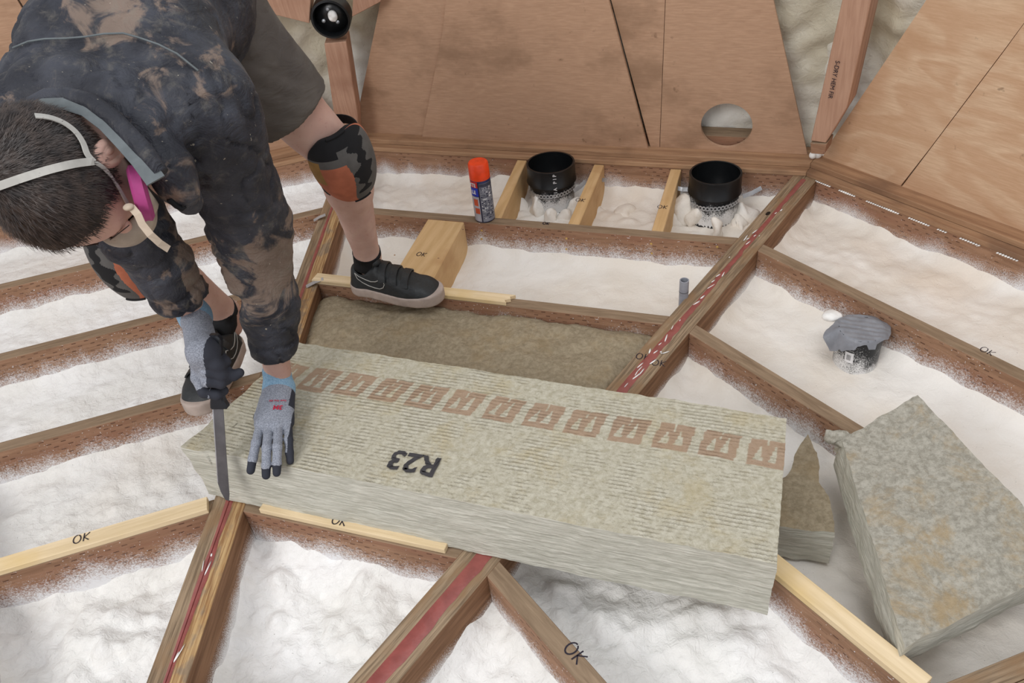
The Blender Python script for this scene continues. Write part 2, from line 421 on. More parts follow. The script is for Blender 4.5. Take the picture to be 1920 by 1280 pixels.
def text(name, s, size, m, parent, mat, th=.0004, bold=0., ext=0.):
    cu = bpy.data.curves.new(name, 'FONT'); cu.body = s; cu.size = size; cu.align_x = 'CENTER'; cu.align_y = 'CENTER'
    cu.offset = bold; cu.extrude = max(ext, .0002)
    tmp = bpy.data.objects.new(name, cu); COL.objects.link(tmp)
    dg = bpy.context.evaluated_depsgraph_get(); me = bpy.data.meshes.new_from_object(tmp.evaluated_get(dg))
    bpy.data.objects.remove(tmp); me.materials.clear(); me.materials.append(m)
    o = bpy.data.objects.new(name, me); COL.objects.link(o); o.parent = parent
    if parent is not None: o.matrix_local = mat
    else: o.matrix_world = mat
    return o
def nz3(x, y, z): return mn.noise(Vector((x, y, z)))
def fbm(x, y, z, o=4): return mn.fractal(Vector((x, y, z)), 1., 2., o)

# ================================================================== FLOOR FRAME
NAMES = {-1: 'left', 0: 'middle', 1: 'right', 2: 'far right', -2: 'far left'}
joists = {}
JL = {
 (-1, 2): 'brown floor joist in the left bays, second from the wall, behind the head',
 (-1, 3): 'brown floor joist in the left bays, third from the wall, passing behind the raised hand',
 (-1, 4): 'brown floor joist in the left bays with the rear shoe standing on it',
 (-1, 5): 'brown floor joist at lower left under the pale OK-marked strip',
 (-1, 6): 'brown floor joist just entering the bottom edge left of the red-striped beam',
 (0, 2): 'long brown joist carrying the red-capped spray can',
 (0, 3): 'brown joist beneath the front shoe and behind the brown wool fill',
 (0, 4): 'brown joist hidden mostly beneath the big printed wool batt',
 (0, 5): 'brown joist under the strip at the front edge of the big batt',
 (0, 6): 'pale topped joist just entering the bottom edge right of the left beam',
 (1, 2): 'brown joist at right running behind the tape-covered pipe, marked OK',
 (1, 3): 'brown joist at right running down to the tip of the loose slab',
 (1, 4): 'brown joist at lower right under the long yellow strip',
 (1, 5): 'weathered joist marked OK at the bottom, right of the wide red-striped beam',
 (1, 6): 'brown joist below the bottom beam junction',
}
def trap(n0, n1, s_w=BW, ext=0.):
    a0 = n0*T18-s_w/C18+ext; a1 = n1*T18-s_w/C18+ext
    return [(-a0, n0), (a0, n0), (a1, n1), (-a1, n1)]
for s in (-1, 0, 1):
    for k in range(2, 7):
        r = RING[k-1]; M0 = SM(sec(s))
        ft = [(x, y-r) for x, y in trap(r-JW, r)]
        o = bmobj('floor_joist', prism_bm(ft, -JD, 0), M['treated'], None, M0 @ Matrix.Translation((0, r, 0)))
        tag(o, JL[(s, k)], 'joist', 'floor joists between the radial beams'); joists[(s, k)] = o
    # rim joist and plate
    r = RING[0]; M0 = SM(sec(s))
    o = bmobj('rim_joist', prism_bm([(x, y-r) for x, y in trap(r, r+JW)], -JD, 0), M['treated'], None, M0 @ Matrix.Translation((0, r, 0)))
    tag(o, 'brown rim joist along the foot of the %s plywood wall' % NAMES[s], 'joist', 'rim joists')
    o = bmobj('sill_plate', prism_bm([(x, y-r) for x, y in trap(r-.004, r+.14, .0003)], .0005, .016), M['plate'], None, M0 @ Matrix.Translation((0, r, 0)))
    tag(o, 'flat wooden sill plate along the foot of the %s plywood wall' % NAMES[s], 'plate', 'sill plates')
    o = bmobj('bottom_strut', prism_bm([(x, y-r) for x, y in trap(r+.026, r+.14, .0003)], .0165, .034), M['plate'], None, M0 @ Matrix.Translation((0, r, 0)))
    tag(o, 'upper wooden strip on the sill below the %s plywood panels' % NAMES[s], 'plate', 'upper sill strips')

BL = {-1.5: 'radial double beam at the far left edge', -.5: 'doubled radial beam with red glue line passing under the knife tip',
      .5: 'doubled radial beam with broad red glue line running from the wall corner under the batt', 1.5: 'radial beam at the bottom right corner'}
beams = {}
for b in (-1.5, -.5, .5, 1.5):
    M0 = SM(sec(b)); t = empty('floor_beam', mat=M0)
    tag(t, BL[b], 'beam', 'radial floor beams')
    for sg in (-1, 1):
        x0, x1 = (-BW, -.0006) if sg < 0 else (.0006, BW)
        mt = M['beam_gold'] if (b == -.5 and sg > 0) else M['beam']
        bmobj('beam_ply', box_bm(x0, x1, .2, 2.715, -JD, 0, .001), mt, t)
    beams[b] = t
    if b in (-.5, .5):
        # adhesive stripe, irregular ribbon lying on the joint
        ys = np.arange(.3, 2.66, .008); V, Fc = [], []
        for i, y in enumerate(ys):
            q = nz3(y*9, b*7, 1.3); q2 = nz3(y*31, b*3, 8.8)
            if b > 0:
                wd = .0075+.004*max(0, 1-abs(y-1.55)/.35)+(.006 if y < 1.05 else 0)+.004*q+.002*q2; c = .001+.003*q2+(.004 if y < 1.05 else -.001)
                if y > 1.9: wd *= .8
            else:
                wd = .008+.003*q+.0015*q2; c = .000+.002*q2
                if y > 1.1: wd = .0045+.002*q; c = -.003
            wd = max(wd, .0025)
            V += [(c-wd, y, .0004), (c-wd*.5, y, .0018), (c+wd*.5, y, .0018), (c+wd, y, .0004)]
        for i in range(len(ys)-1):
            for k in range(3): Fc.append((4*i+k, 4*i+k+1, 4*i+5+k, 4*i+4+k))
        st = mesh('glue_stripe', V, Fc, M['red'], t, None, True); tag(st, 'red adhesive line on the beam top')
        if b < 0:
            bmobj('joint_groove', box_bm(-.0008, .0008, .3, 1.1, .0012, .0024, 0), plain('dark_red_groove', (96, 30, 28), .7), t)
        # white flecks of foam on the stripe
        bm = bmesh.new()
        for i in range(34 if b > 0 else 8):
            y = random.choice([random.gauss(1.62, .1), random.gauss(2.0, .2), random.uniform(1.4, 2.5)]) if b > 0 else random.uniform(.4, 1.0)
            if y > 2.6 or y < 1.35 and b > 0: continue
            x = random.gauss(.0, .009); L = abs(random.gauss(.009, .008))+.002; W = random.uniform(.001, .0028)
            mt = Matrix.Translation((x, y, .0022)) @ Matrix.Rotation(random.gauss(0, .25), 4, 'Z') @ Matrix.Diagonal((W, L, .001, 1))
            bmesh.ops.create_icosphere(bm, subdivisions=1, radius=1, matrix=mt)
        bmobj('foam_flecks', bm, M['white'], t, None, True)['kind'] = 'stuff'
# knot on the beam
bt = beams[.5]; X = SM(sec(.5)).inverted() @ Vector(gz((1440, 400), 0))
bm = bmesh.new(); bmesh.ops.create_uvsphere(bm, u_segments=12, v_segments=6, radius=1, matrix=Matrix.Translation((X.x, X.y, 0)) @ Matrix.Diagonal((.006, .013, .0012, 1)))
bmobj('knot', bm, M['dark'], bt, None, True)

# ---- OK marks
def okmark(parent, p, z, xdir, h=.03, wd=.003, flip=False):
    X = gz(p, z); m = frame(Vector(X)+Vector((0, 0, .0003)), xdir, (0, 0, 1))
    if parent is not None: m = parent.matrix_world.inverted() @ m
    return strokes('ok_mark', OKL(h), wd, M['ink'], parent, m)
def sx(s): a = sec(s); return (math.cos(a), -math.sin(a), 0)
bpy.context.view_layer.update()
okmark(joists[(1, 5)], (1068, 1232), 0, sx(1), .026)
okmark(joists[(1, 2)], (1847, 662), 0, sx(1), .02, .0022)
okmark(joists[(0, 2)], (1023, 421), 0, sx(0), .014, .003)
ba = Vector((math.sin(sec(.5)), math.cos(sec(.5)), 0))
okmark(bt, (1204, 674), .0, sx(0), .022, .0022)
okmark(bt, (1234, 686), .0, sx(0), .022, .0022)

# ---- pale strips on joists
def strip(s, k, t0, t1, label, z=.014, m='strip', wdt=JW, rag=0.):
    r = RING[k-1]; M0 = SM(sec(s)) @ Matrix.Translation((0, r, 0))
    ft = [(t0, -wdt), (t1-rag, -wdt), (t1, 0), (t0, 0)]
    if rag: ft = [(t0, -wdt), (t1-.012, -wdt), (t1-.02, -wdt*.7), (t1-.005, -wdt*.5), (t1-.01, -wdt*.25), (t1+.004, 0), (t0, 0)]
    o = bmobj('shim_strip', prism_bm(ft, .0004, z, .001), M[m], None, M0)
    tag(o, label, 'strip', 'pale shim strips nailed on the joists'); return o
def tt(s, p, z=.0): return loc2(sec(s), gz(p, z)).x
hw = lambda k: RING[k-1]*T18-BW/C18-.03
s1 = strip(-1, 5, -hw(5)+.03, tt(-1, (392, 940)), 'pale strip marked OK on the joist at lower left')
s2 = strip(0, 5, tt(0, (497, 950)), tt(0, (838, 1032)), 'pale strip marked OK along the front edge of the big batt', wdt=.034)
s3 = strip(1, 4, -.35, hw(4)+.02, 'long yellow strip on the joist at lower right beside the leaning slab', .016)
s4 = strip(0, 3, tt(0, (592, 524)), tt(0, (962, 566)), 'pale strip with a broken end under the front shoe', .013, rag=1)
bpy.context.view_layer.update()
okmark(s1, (152, 1016), .0142, sx(-1), .022, .0024); okmark(s2, (633, 984), .0142, sx(0), .022, .0024)

# ---- short blocking between joists
def blocking(s, kout, px0, px1, wd, label, z=-.002, ok=None, dpt=.14):
    n1 = RING[kout-1]-(0 if kout == 1 else JW); n0 = RING[kout]
    ta = tt(s, px0); tb = tt(s, px1)   # at outer / inner ends
    M0 = SM(sec(s)) @ Matrix.Translation((0, n0, 0)); L = n1-n0
    o = bmobj('blocking', prism_bm([(tb-wd/2, 0.0005), (tb+wd/2, .0005), (ta+wd/2, L-.0005), (ta-wd/2, L-.0005)], z-dpt, z, .002), M['pale'], None, M0)
    tag(o, label, 'block', 'short pale blocks set between the joists'); bpy.context.view_layer.update()
    if ok: okmark(o, ok, z+.0004, (sx(s)), .02, .0022)
    return o
blocking(0, 1, (972, 309), (927, 411), .036, 'pale wood block right behind the red-capped spray can')
blocking(0, 1, (1118, 318), (1075, 420), .036, 'pale wood block marked OK between the two black pipes, left one', ok=(1087, 378))
blocking(0, 1, (1264, 326), (1232, 434), .036, 'pale wood block marked OK just left of the right black pipe', ok=(1241, 391))
t0 = loc2(sec(0), gz((838, 414), 0)).x
bb = blocking(0, 2, (836, 412), (770, 528), .128, 'wide pale wood block marked OK beside the front shoe', ok=(788, 480), dpt=.15)
# nails
for p in ((776, 425), (868, 430), (740, 478), (822, 484)):
    X = bb.matrix_world.inverted() @ Vector(gz(p, -.002)); bm = bmesh.new(); bmesh.ops.create_uvsphere(bm, u_segments=8, v_segments=4, radius=.003, matrix=Matrix.Translation(X) @ Matrix.Diagonal((1, 1, .4, 1)))
    bmobj('nail_head', bm, M['plate'], bb)
brass = plain('brass_nail', (196, 160, 92), .4, .5, .3); j2 = joists[(0, 2)]
for p in ((903, 432), (903, 448), (1062, 447), (1062, 467), (1221, 457), (1222, 475), (1345, 463)):
    # on the camera-facing side of the joist
    d = ray(p); nn = Vector((math.sin(sec(0)), math.cos(sec(0)), 0)); Ov = Vector(O); dv = Vector(d)
    kk = ((RING[1]-JW)-(Ov-Vector((CX, CY, 0))).dot(nn))/dv.dot(nn); X = j2.matrix_world.inverted() @ (Ov+dv*kk); bm = bmesh.new()
    bmesh.ops.create_uvsphere(bm, u_segments=8, v_segments=6, radius=.0038, matrix=Matrix.Translation(X) @ Matrix.Diagonal((1, .4, 1, 1))); bmobj('nail_head', bm, brass, j2)


# ---- metal ties at the left beam
def tie(p0, p1, label, z=.002, w=.016):
    a, b = Vector(gz(p0, z)), Vector(gz(p1, z+.012))
    o = ribbon('metal_tie', [a, a.lerp(b, .5)+Vector((0, 0, .002)), b], w, (0, 0, 1), M['steel'], None, .0015)
    tag(o, label, 'bracket', 'small metal ties on the left beam')
tie((588, 413), (610, 402), 'small metal tie on the beam behind the shin')
tie((574, 537), (606, 522), 'small bent metal tie at the left end of the shoe strip')

# ================================================================== FOAM IN THE BAYS
pipes_px = [((1036, 385), .075), ((1342, 400), .075), ((1607, 655), .065)]
def foam_bay(s, ko, amp, V, Fc, base=ZF, h=.0085, seed=0, climb=.03):
    n1 = RING[ko-1]-(0 if ko == 1 else JW)+.002; n0 = RING[ko]-.002
    a = sec(s); M0 = SM(a); nv = max(6, int((n1-n0)/h)); tmax = n1*T18-BW/C18+.002; nu = int(2*tmax/h)
    b = len(V)
    for j in range(nv+1):
        n = n0+(n1-n0)*j/nv; T = n*T18-BW/C18+.002
        for i in range(nu+1):
            t = -T+2*T*i/nu; X = M0 @ Vector((t, n, 0))
            e = min(n-n0, n1-n, (T-abs(t))*C18)
            q = fbm(X.x*5, X.y*5, seed, 3)*.6+abs(fbm(X.x*11, X.y*11, seed+5, 3))*.5+fbm(X.x*28, X.y*28, seed+9, 2)*.16
            z = base+amp*q+climb*math.exp(-max(e, 0)/.022)*(1+.5*nz3(X.x*14, X.y*14, 3))
            V.append((X.x, X.y, z))
    w_ = nu+1
    for j in range(nv):
        for i in range(nu): Fc.append((b+j*w_+i, b+j*w_+i+1, b+(j+1)*w_+i+1, b+(j+1)*w_+i))
V, Fc, mi = [], [], []
for s in (-1, 0, 1):
    for ko in range(1, 7):
        if (s, ko) == (0, 3): continue
        f0 = len(Fc)
        amp = {1: .018, 2: .010, 3: .018, 4: .022, 5: .05, 6: .05}[ko]
        if s == -1: amp = {1: .01, 2: .012, 3: .014, 4: .022, 5: .05, 6: .05}[ko]
        if s == 0 and ko == 1: amp = .03
        if s == 1 and ko >= 4: amp = .04
        base = ZF+(.012 if s == 1 and ko == 1 else 0)-(.01 if ko >= 5 else 0)
        foam_bay(s, ko, amp, V, Fc, base, seed=s*3+ko, h=.0085 if ko > 1 else .01)
        sm = (s == 0 and ko <= 2) or (s == 1 and ko <= 3)
        mi += [1 if sm else 0]*(len(Fc)-f0)
fo = mesh('spray_foam', V, Fc, [M['foam'], M['foamsm']], None, None, True, None, mi)
tag(fo, 'white spray foam filling the bays between the joists and beams', 'foam', None, 'stuff')
# foam lumps round the pipes
def blob(bm, c, r, sx_=1, sy_=1, sz_=1):
    bmesh.ops.create_icosphere(bm, subdivisions=3, radius=1, matrix=Matrix.Translation(c) @ Matrix.Diagonal((r*sx_, r*sy_, r*sz_, 1)))
bm = bmesh.new()
for p, z, r, sz in [((1280, 395), -.09, .035, 1.5), ((1302, 408), -.10, .03, 1.6), ((1345, 428), -.085, .02, 2.0), ((1262, 412), -.11, .03, 1), ((1395, 405), -.11, .04, 1),
              ((1385, 425), -.12, .035, 1), ((1010, 392), -.11, .035, 1.6), ((1030, 412), -.115, .024, 1.6), ((1058, 408), -.115, .026, 1.4), ((1078, 392), -.11, .03, 1.2),
              ((970, 392), -.12, .04, 1), ((1110, 398), -.125, .04, 1), ((1172, 405), -.135, .045, .7)]:
    blob(bm, Vector(gz(p, z)), r, 1, 1, sz)
for v in bm.verts:
    c = v.co; v.co += Vector((nz3(c.x*22, c.y*22, c.z*16), nz3(c.x*22+9, c.y*22, c.z*16), nz3(c.x*22, c.y*22+9, c.z*16)))*.022; v.co += Vector((nz3(c.x*70, c.y*70, c.z*40), nz3(c.x*70+9, c.y*70, c.z*40), 0))*.005
tag(bmobj('foam_lumps', bm, M['foamsm'], None, None, True), 'lumpy spray foam heaped round the two upright black pipes', 'foam', None, 'stuff')

# ground below the bays
bm = bmesh.new(); bmesh.ops.create_circle(bm, cap_ends=True, radius=3.1, segments=40, matrix=Matrix.Translation((CX, CY, -JD-.002)))
tag(bmobj('floor', bm, M['plate']), None, None, None, 'structure')

# ================================================================== WALLS
LEAN = math.tan(R(8)); R0 = 2.645
def wallpt(p, s, off=0., r0=R0):
    """point of pixel ray on the leaning wall plane of sector s, off = metres in front (towards room)"""
    a = sec(s); n = Vector((math.sin(a), math.cos(a), 0)); N = Vector((n.x, n.y, LEAN)); c = Vector((CX, CY, 0))
    d = Vector(ray(p)); Ov = Vector(O); k = (r0-off-(Ov-c).dot(N))/d.dot(N); return Ov+d*k
def wallmat(s, off=0., r0=R0):
    """local: x = along wall, z = up the slope, y = outwards"""
    a = sec(s); t = Vector((math.cos(a), -math.sin(a), 0)); n = Vector((math.sin(a), math.cos(a), 0))
    up = (Vector((0, 0, 1))-n*LEAN).normalized(); y = up.cross(t)
    o = Vector((CX, CY, 0))+n*(r0-off)
    return Matrix(((t.x, y.x, up.x, o.x), (t.y, y.y, up.y, o.y), (t.z, y.z, up.z, o.z), (0, 0, 0, 1)))
def wl(s, pts, off=0.):
    W = wallmat(s, off); Wi = W.inverted(); out = []
    for p in pts:
        v = Wi @ wallpt(p, s, off); out.append((v.x, v.z))
    return out
def panel(name, s, poly, th, m, label, off=0., hole=None, cat='panel', group='plywood wall panels', local=False):
    """poly in pixels (or local x,z); board of thickness th whose room face lies at off"""
    W = wallmat(s, off); pts = poly if local else wl(s, poly, off)
    bm = bmesh.new()
    if hole is None:
        fr = [bm.verts.new((x, 0, z)) for x, z in pts]; bk = [bm.verts.new((x, th, z)) for x, z in pts]
        bm.faces.new(fr); bm.faces.new(bk[::-1]); n = len(fr)
        for i in range(n): bm.faces.new((fr[i], bk[i], bk[(i+1) % n], fr[(i+1) % n]))
    else:
        (hx, hz), hr = hole; N = 64
        def edgehit(t):
            dx, dz = math.cos(t), math.sin(t); best = 9
            for i in range(len(pts)):
                x0, z0 = pts[i]; x1, z1 = pts[(i+1) % len(pts)]; ex, ez = x1-x0, z1-z0
                den = dx*ez-dz*ex
                if abs(den) < 1e-9: continue
                k = ((x0-hx)*ez-(z0-hz)*ex)/den; u = ((x0-hx)*dz-(z0-hz)*dx)/den
                if k > 0 and -1e-6 <= u <= 1+1e-6: best = min(best, k)
            return best
        angs = sorted(set([2*math.pi*i/N for i in range(N)]+[math.atan2(z-hz, x-hx) % (2*math.pi) for x, z in pts]))
        rings = []
        for y in (0, th):
            inn = [bm.verts.new((hx+hr*math.cos(t), y, hz+hr*math.sin(t))) for t in angs]
            outr = [bm.verts.new((hx+edgehit(t)*math.cos(t), y, hz+edgehit(t)*math.sin(t))) for t in angs]
            rings.append((inn, outr))
        n = len(angs)
        for i in range(n):
            j = (i+1) % n
            bm.faces.new((rings[0][0][i], rings[0][0][j], rings[0][1][j], rings[0][1][i]))
            bm.faces.new((rings[1][0][i], rings[1][1][i], rings[1][1][j], rings[1][0][j]))
            bm.faces.new((rings[0][0][i], rings[1][0][i], rings[1][0][j], rings[0][0][j]))
            bm.faces.new((rings[0][1][i], rings[0][1][j], rings[1][1][j], rings[1][1][i]))
    bmesh.ops.recalc_face_normals(bm, faces=bm.faces)
    o = bmobj(name, bm, m, None, W); tag(o, label, cat, group); return o
PT = .012
def ext(p0, p1, k):  # extend a pixel line upwards beyond the frame
    return (p1[0]+(p1[0]-p0[0])*k, p1[1]+(p1[1]-p0[1])*k)
# middle wall
panel('plywood_panel', 0, [(648, 275), (815, 278), (865, 0), (888, -130), (738, -130), (713, 5), (671, 211)], PT, M['ply'],
      'narrow plywood panel right of the wall stud beside the knee', .001)
panel('plywood_panel', 0, [(787, 279), (1218, 291), (1141, 0), (1107, -130), (850, -130), (830, 60)], PT, M['ply'],
      'large plywood panel overlapping its neighbours behind the spray can', PT+.002)
panel('plywood_panel', 0, [(1223, 288), (1236, 288), (1247, -2), (1252, -130), (1112, -130), (1146, 0)], PT, M['ply'],
      'thin wedge of plywood between the large panel and the holed panel', .001)
(hx, hz), = wl(0, [(1362, 236)]); (ex, ez), = wl(0, [(1411, 236)])
hp = panel('plywood_panel', 0, [(1237, 288), (1515, 295), (1450, 0), (1421, -130), (1253, -130), (1248, 0)], PT, M['ply'],
      'plywood panel with the round hole cut through it', .001, ((hx, hz), abs(ex-hx)))
# right wall
panel('plywood_panel', 1, [(1537, 297), (1680, 359), (1745, 276), (1806, 195), (1883, 93), (1990, -52), (2110, -220), (1880, -220), (1737, 0), (1672, 97)], PT, M['ply_r'],
      'knotty plywood panel with swirling grain nearest the right wall corner', .001)
panel('plywood_panel', 1, [(1681, 363), (1920, 457), (2400, 650), (2560, 330), (2560, -220), (2112, -220), (1884, 94), (1746, 277)], PT, M['ply_r'],
      'knotty plywood panel at the right edge of the picture', .002)
# left wall
panel('plywood_panel', -1, [(30, 430), (588, 290), (646, 262), (604, 213), (463, 21), (350, -130), (-40, -130), (60, 40), (-60, 250)], PT, M['ply'],
      'plywood panel behind the worker, right of the diagonal seam', .001)
panel('plywood_panel', -1, [(-420, 545), (-30, 440), (-20, 210), (57, 42), (-45, -130), (-420, -130)], PT, M['ply'],
      'plywood panel at the left edge of the picture beside the head', .003)
Wb = wallmat(0, -.022)
o = bmobj('wall_plate', box_bm(-.80, .80, 0, .055, -.01, .078, .002), M['treated'], None, Wb); tag(o, 'brown plate lying behind the holed panel, seen through the round hole', 'plate')
# foam surfaces behind the panels
def wall_foam(name, s, x0, x1, z0, z1, depth=.085):
    W = wallmat(s, -depth); nx = int((x1-x0)/.018); nz_ = int((z1-z0)/.018); V, Fc = [], []
    for j in range(nz_+1):
        for i in range(nx+1):
            x = x0+(x1-x0)*i/nx; z = z0+(z1-z0)*j/nz_
            V.append((x, -.03*fbm(x*4, z*4, s*3.3, 3)-.012*fbm(x*17, z*17, s, 3), z))
    w_ = nx+1
    for j in range(nz_):
        for i in range(nx): Fc.append((j*w_+i, j*w_+i+1, (j+1)*w_+i+1, (j+1)*w_+i))
    o = mesh(name, V, Fc, M['foamw'], None, W, True); o['kind'] = 'structure'; return o
wall_foam('wall_back', 0, -.90, .90, -.02, 1.5); wall_foam('wall_right', 1, -.90, .90, -.02, 1.5); wall_foam('wall_left', -1, -.90, .90, -.02, 1.5)
# studs of the open wedges and the strut hub
def stud(px, s, label, th=.085, off=-.002, parent=None, m='stud', name='wall_stud'):
    W = wallmat(s, off); pts = wl(s, px, off); bm = bmesh.new()
    fr = [bm.verts.new((x, 0, z)) for x, z in pts]; bk = [bm.verts.new((x, th, z)) for x, z in pts]
    bm.faces.new(fr); bm.faces.new(bk[::-1]); n = len(fr)
    for i in range(n): bm.faces.new((fr[i], bk[i], bk[(i+1) % n], fr[(i+1) % n]))
    bmesh.ops.recalc_face_normals(bm, faces=bm.faces); bmesh.ops.bevel(bm, geom=list(bm.edges), offset=.002, segments=1, affect='EDGES')
    o = bmobj(name, bm, M[m], None, W); tag(o, label, 'stud', 'wall studs and struts'); return o
R0_keep = R0
ws = stud([(1520, 264), (1579, 0), (1604, -130), (1664, -130), (1633, 0), (1587, 203), (1548, 268)], .5, 'wall stud standing in the foam wedge at the right wall corner')
stud([(628, 227), (640, 280), (674, 280), (671, 218), (649, 78), (608, 82)], -.5, 'wall stud below the round black hub')
stud([(463, 15), (580, 44), (584, -30), (420, -90)], -.5, 'wall strut running up left from the round black hub')
stud([(660, 32), (713, 4), (760, -70), (665, -60)], -.5, 'wall strut running up right from the round black hub')
stud([(1519, 268), (1550, 270), (1545, 290), (1520, 288)], .5, 'small brown block at the foot of the corner stud', .06, .0, m='treated', name='corner_block')
# lettering on the stud
bpy.context.view_layer.update()
W = wallmat(.5, 0.); Xt = wallpt((1563, 150), .5, .001); up2 = (wallpt((1578, 80), .5, .001)-wallpt((1550, 215), .5, .001)).normalized()
text('grade_stamp', 'S-DRY HEM FIR', .018, M['ink'], ws, ws.matrix_world.inverted() @ frame(Xt, -up2, Vector((-math.sin(sec(.5)), -math.cos(sec(.5)), .1))))
# hub
Xh = wallpt((620, 36), -.5, .0); a = sec(-.5); nn = Vector((math.sin(a), math.cos(a), LEAN)).normalized()
hm = frame(Xh, (math.cos(a), -math.sin(a), 0), -nn)
hub = empty('strut_hub', mat=hm); tag(hub, 'round black pipe hub joining the wall struts', 'hub')
lathe('rim', [(.050, -.05), (.066, -.05), (.066, .004), (.059, .006), (.057, .0), (.0555, -.022), (.05, -.028)], M['abs'], hub)
sharp(hub.children[0])
o = lathe('cap', [(.0005, -.020), (.0560, -.020), (.0560, -.026), (.0005, -.026)], M['abs'], hub)
for i, (x, y) in enumerate(((-.006, .026), (-.03, -.012), (.016, -.02))):
    b = lathe('bolt', [(.0005, -.015), (.0028, -.015), (.003, -.017), (.0062, -.017), (.0062, -.021)], M['steel'], hub, Matrix.Translation((x, y, 0)), 14)
bm = bmesh.new(); blob(bm, Vector((.006, .004, -.014)), .018, .9, 1.1, .7)
for v in bm.verts: v.co += Vector((0, 0, 1))*.004*nz3(v.co.x*90, v.co.y*90, 2)
bmobj('foam_plug', bm, M['white'], hub, None, True)
# foam bits in the corner
bm = bmesh.new()
for p, r in (((1524, 291), .012), ((1533, 289), .014), ((1543, 287), .009)): blob(bm, Vector(gz(p, .045)), r)
tag(bmobj('foam_crumb', bm, M['white'], None, None, True), 'white foam crumbs in the wall corner under the stud', 'foam', None, 'stuff')
# white foam line squeezed out along the right rim
V = []; bm = bmesh.new(); M1 = SM(sec(1)); r = RING[0]
for i in range(150):
    t = -.79+i*.0075; q = .5+nz3(t*20, 3, 1)
    if q < .42: continue
    blob2 = Matrix.Translation(M1 @ Vector((t, r-.004, -.002))) @ Matrix.Diagonal((.005, .003*q+.001, .001+.003*q, 1))
    bmesh.ops.create_icosphere(bm, subdivisions=1, radius=1, matrix=blob2)
tag(bmobj('foam_bead', bm, M['white'], None, None, True), 'thin bead of white foam along the top of the right rim joist', 'foam', None, 'stuff')
#PART2
# ================================================================== MINERAL WOOL
def slab(name, tops, bots, m, nu, nv, nw, disp, parent=None, printf=None, edge=None):
    """six-sided slab: tops / bots = four world corners (u0v0, u1v0, u1v1, u0v1)"""
    T = [Vector(p) for p in tops]; B = [Vector(p) for p in bots]
    def P(u, v, w_):
        t = T[0].lerp(T[1], u).lerp(T[3].lerp(T[2], u), v); b = B[0].lerp(B[1], u).lerp(B[3].lerp(B[2], u), v)
        return b.lerp(t, w_)
    bm = bmesh.new(); V = []; faces = []
    def grid(fn, na, nb, mi, flip=False):
        g = []
        for j in range(nb+1):
            row = []
            for i in range(na+1):
                uvw = fn(i/na, j/nb); row.append((bm.verts.new(P(*uvw)), uvw))
            g.append(row)
        for j in range(nb):
            for i in range(na):
                q = [g[j][i][0], g[j][i+1][0], g[j+1][i+1][0], g[j+1][i][0]]
                f = bm.faces.new(q[::-1] if flip else q); f.material_index = mi; f.smooth = True
        for row in g:
            for v, uvw in row: V.append((v, uvw))
    grid(lambda a, b: (a, b, 1), nu, nv, 0); grid(lambda a, b: (a, b, 0), nu//4, nv//4, 1, True)
    grid(lambda a, b: (a, 0, b), nu, nw, 1); grid(lambda a, b: (a, 1, b), nu, nw, 1, True)
    grid(lambda a, b: (0, a, b), nv, nw, 1, True); grid(lambda a, b: (1, a, b), nv, nw, 1)
    pr = []
    for v, uvw in V:
        if edge: v.co = v.co+edge(uvw, v.co)
    if printf: pr = [printf(*uvw) for v, uvw in V]
    for v, uvw in V:
        v.co = v.co+disp(uvw, v.co)
    me = bpy.data.meshes.new(name); bm.verts.index_update(); bm.to_mesh(me); bm.free()
    for x in m: me.materials.append(x)
    if printf:
        at = me.attributes.new('print', 'FLOAT', 'POINT'); at.data.foreach_set('value', np.asarray(pr, dtype=np.float32))
    o = bpy.data.objects.new(name, me); COL.objects.link(o)
    if parent is not None: o.parent = parent
    return o
def wdisp(a, top=1.):
    def f(uvw, c):
        q = Vector((nz3(c.x*24, c.y*24, c.z*24+3), nz3(c.x*24+7, c.y*24, c.z*24), nz3(c.x*22, c.y*22+5, c.z*22)))*a
        q += Vector((nz3(c.x*80, c.y*80, c.z*80+3), nz3(c.x*80+7, c.y*80, c.z*80), nz3(c.x*80, c.y*80+5, c.z*80)))*a*.55
        q.z *= top; return q
    return f
BH = .150
F1 = Vector(gz((342, 835), BH)); F2 = Vector(gz((1457, 1058), BH)); B2 = Vector(gz((1476, 783), BH)); B1 = Vector(gz((560, 642), BH))
bulge = Vector(gz((950, 692), BH))
tops = [F1, F2, B2, B1]; dn = Vector((0, 0, -BH+.004))
b0 = Vector(gz((388, 928), .004)); b1 = Vector(gz((1438, 1152), .004))
bots = [b0, b1, B2+dn+Vector((-.01, 0, 0)), B1+dn+Vector((.03, .0, 0))]
PER = .0785; NPER = 1/PER
def printf(u, v, w_):
    if w_ < .97: return 0.
    x = u*12.9-.15; k = math.floor(x); f = x-k
    vv = (v-.605)/.20          # 0 bottom .. 1 top of band
    if vv < 0 or vv > 1: return 0.
    fs = f-.10*(vv-.5)          # slanted block sides
    if fs < .0 or fs > .80: return 0.
    for cx_, w0, h0 in ((.24, .17, .50), (.54, .16, .60)):
        tv = (vv-.22)/h0
        if 0 < tv < 1 and abs(fs-cx_) < w0*.5*(1-tv)+.006: return 0.
    if .35 < fs < .38 and vv > .72: return 0.
    return 1.
def dent(uvw, c):
    u, v, w_ = uvw; q = Vector((0, 0, 0))
    # hand pressing dent and slight waviness of the long edges
    if w_ > .5:
        d = (c.x+.52)**2+(c.y-1.30)**2; q.z -= .008*math.exp(-d/.012)*(w_-.5)*2
    q += (B1-F1).normalized()*.006*nz3(c.x*5, 2, 0)*(1 if v > .5 else .5)
    if u < .05: q += Vector((.012*nz3(1, c.y*20, c.z*20), .008*nz3(4, c.y*20, c.z*20), 0))
    return q
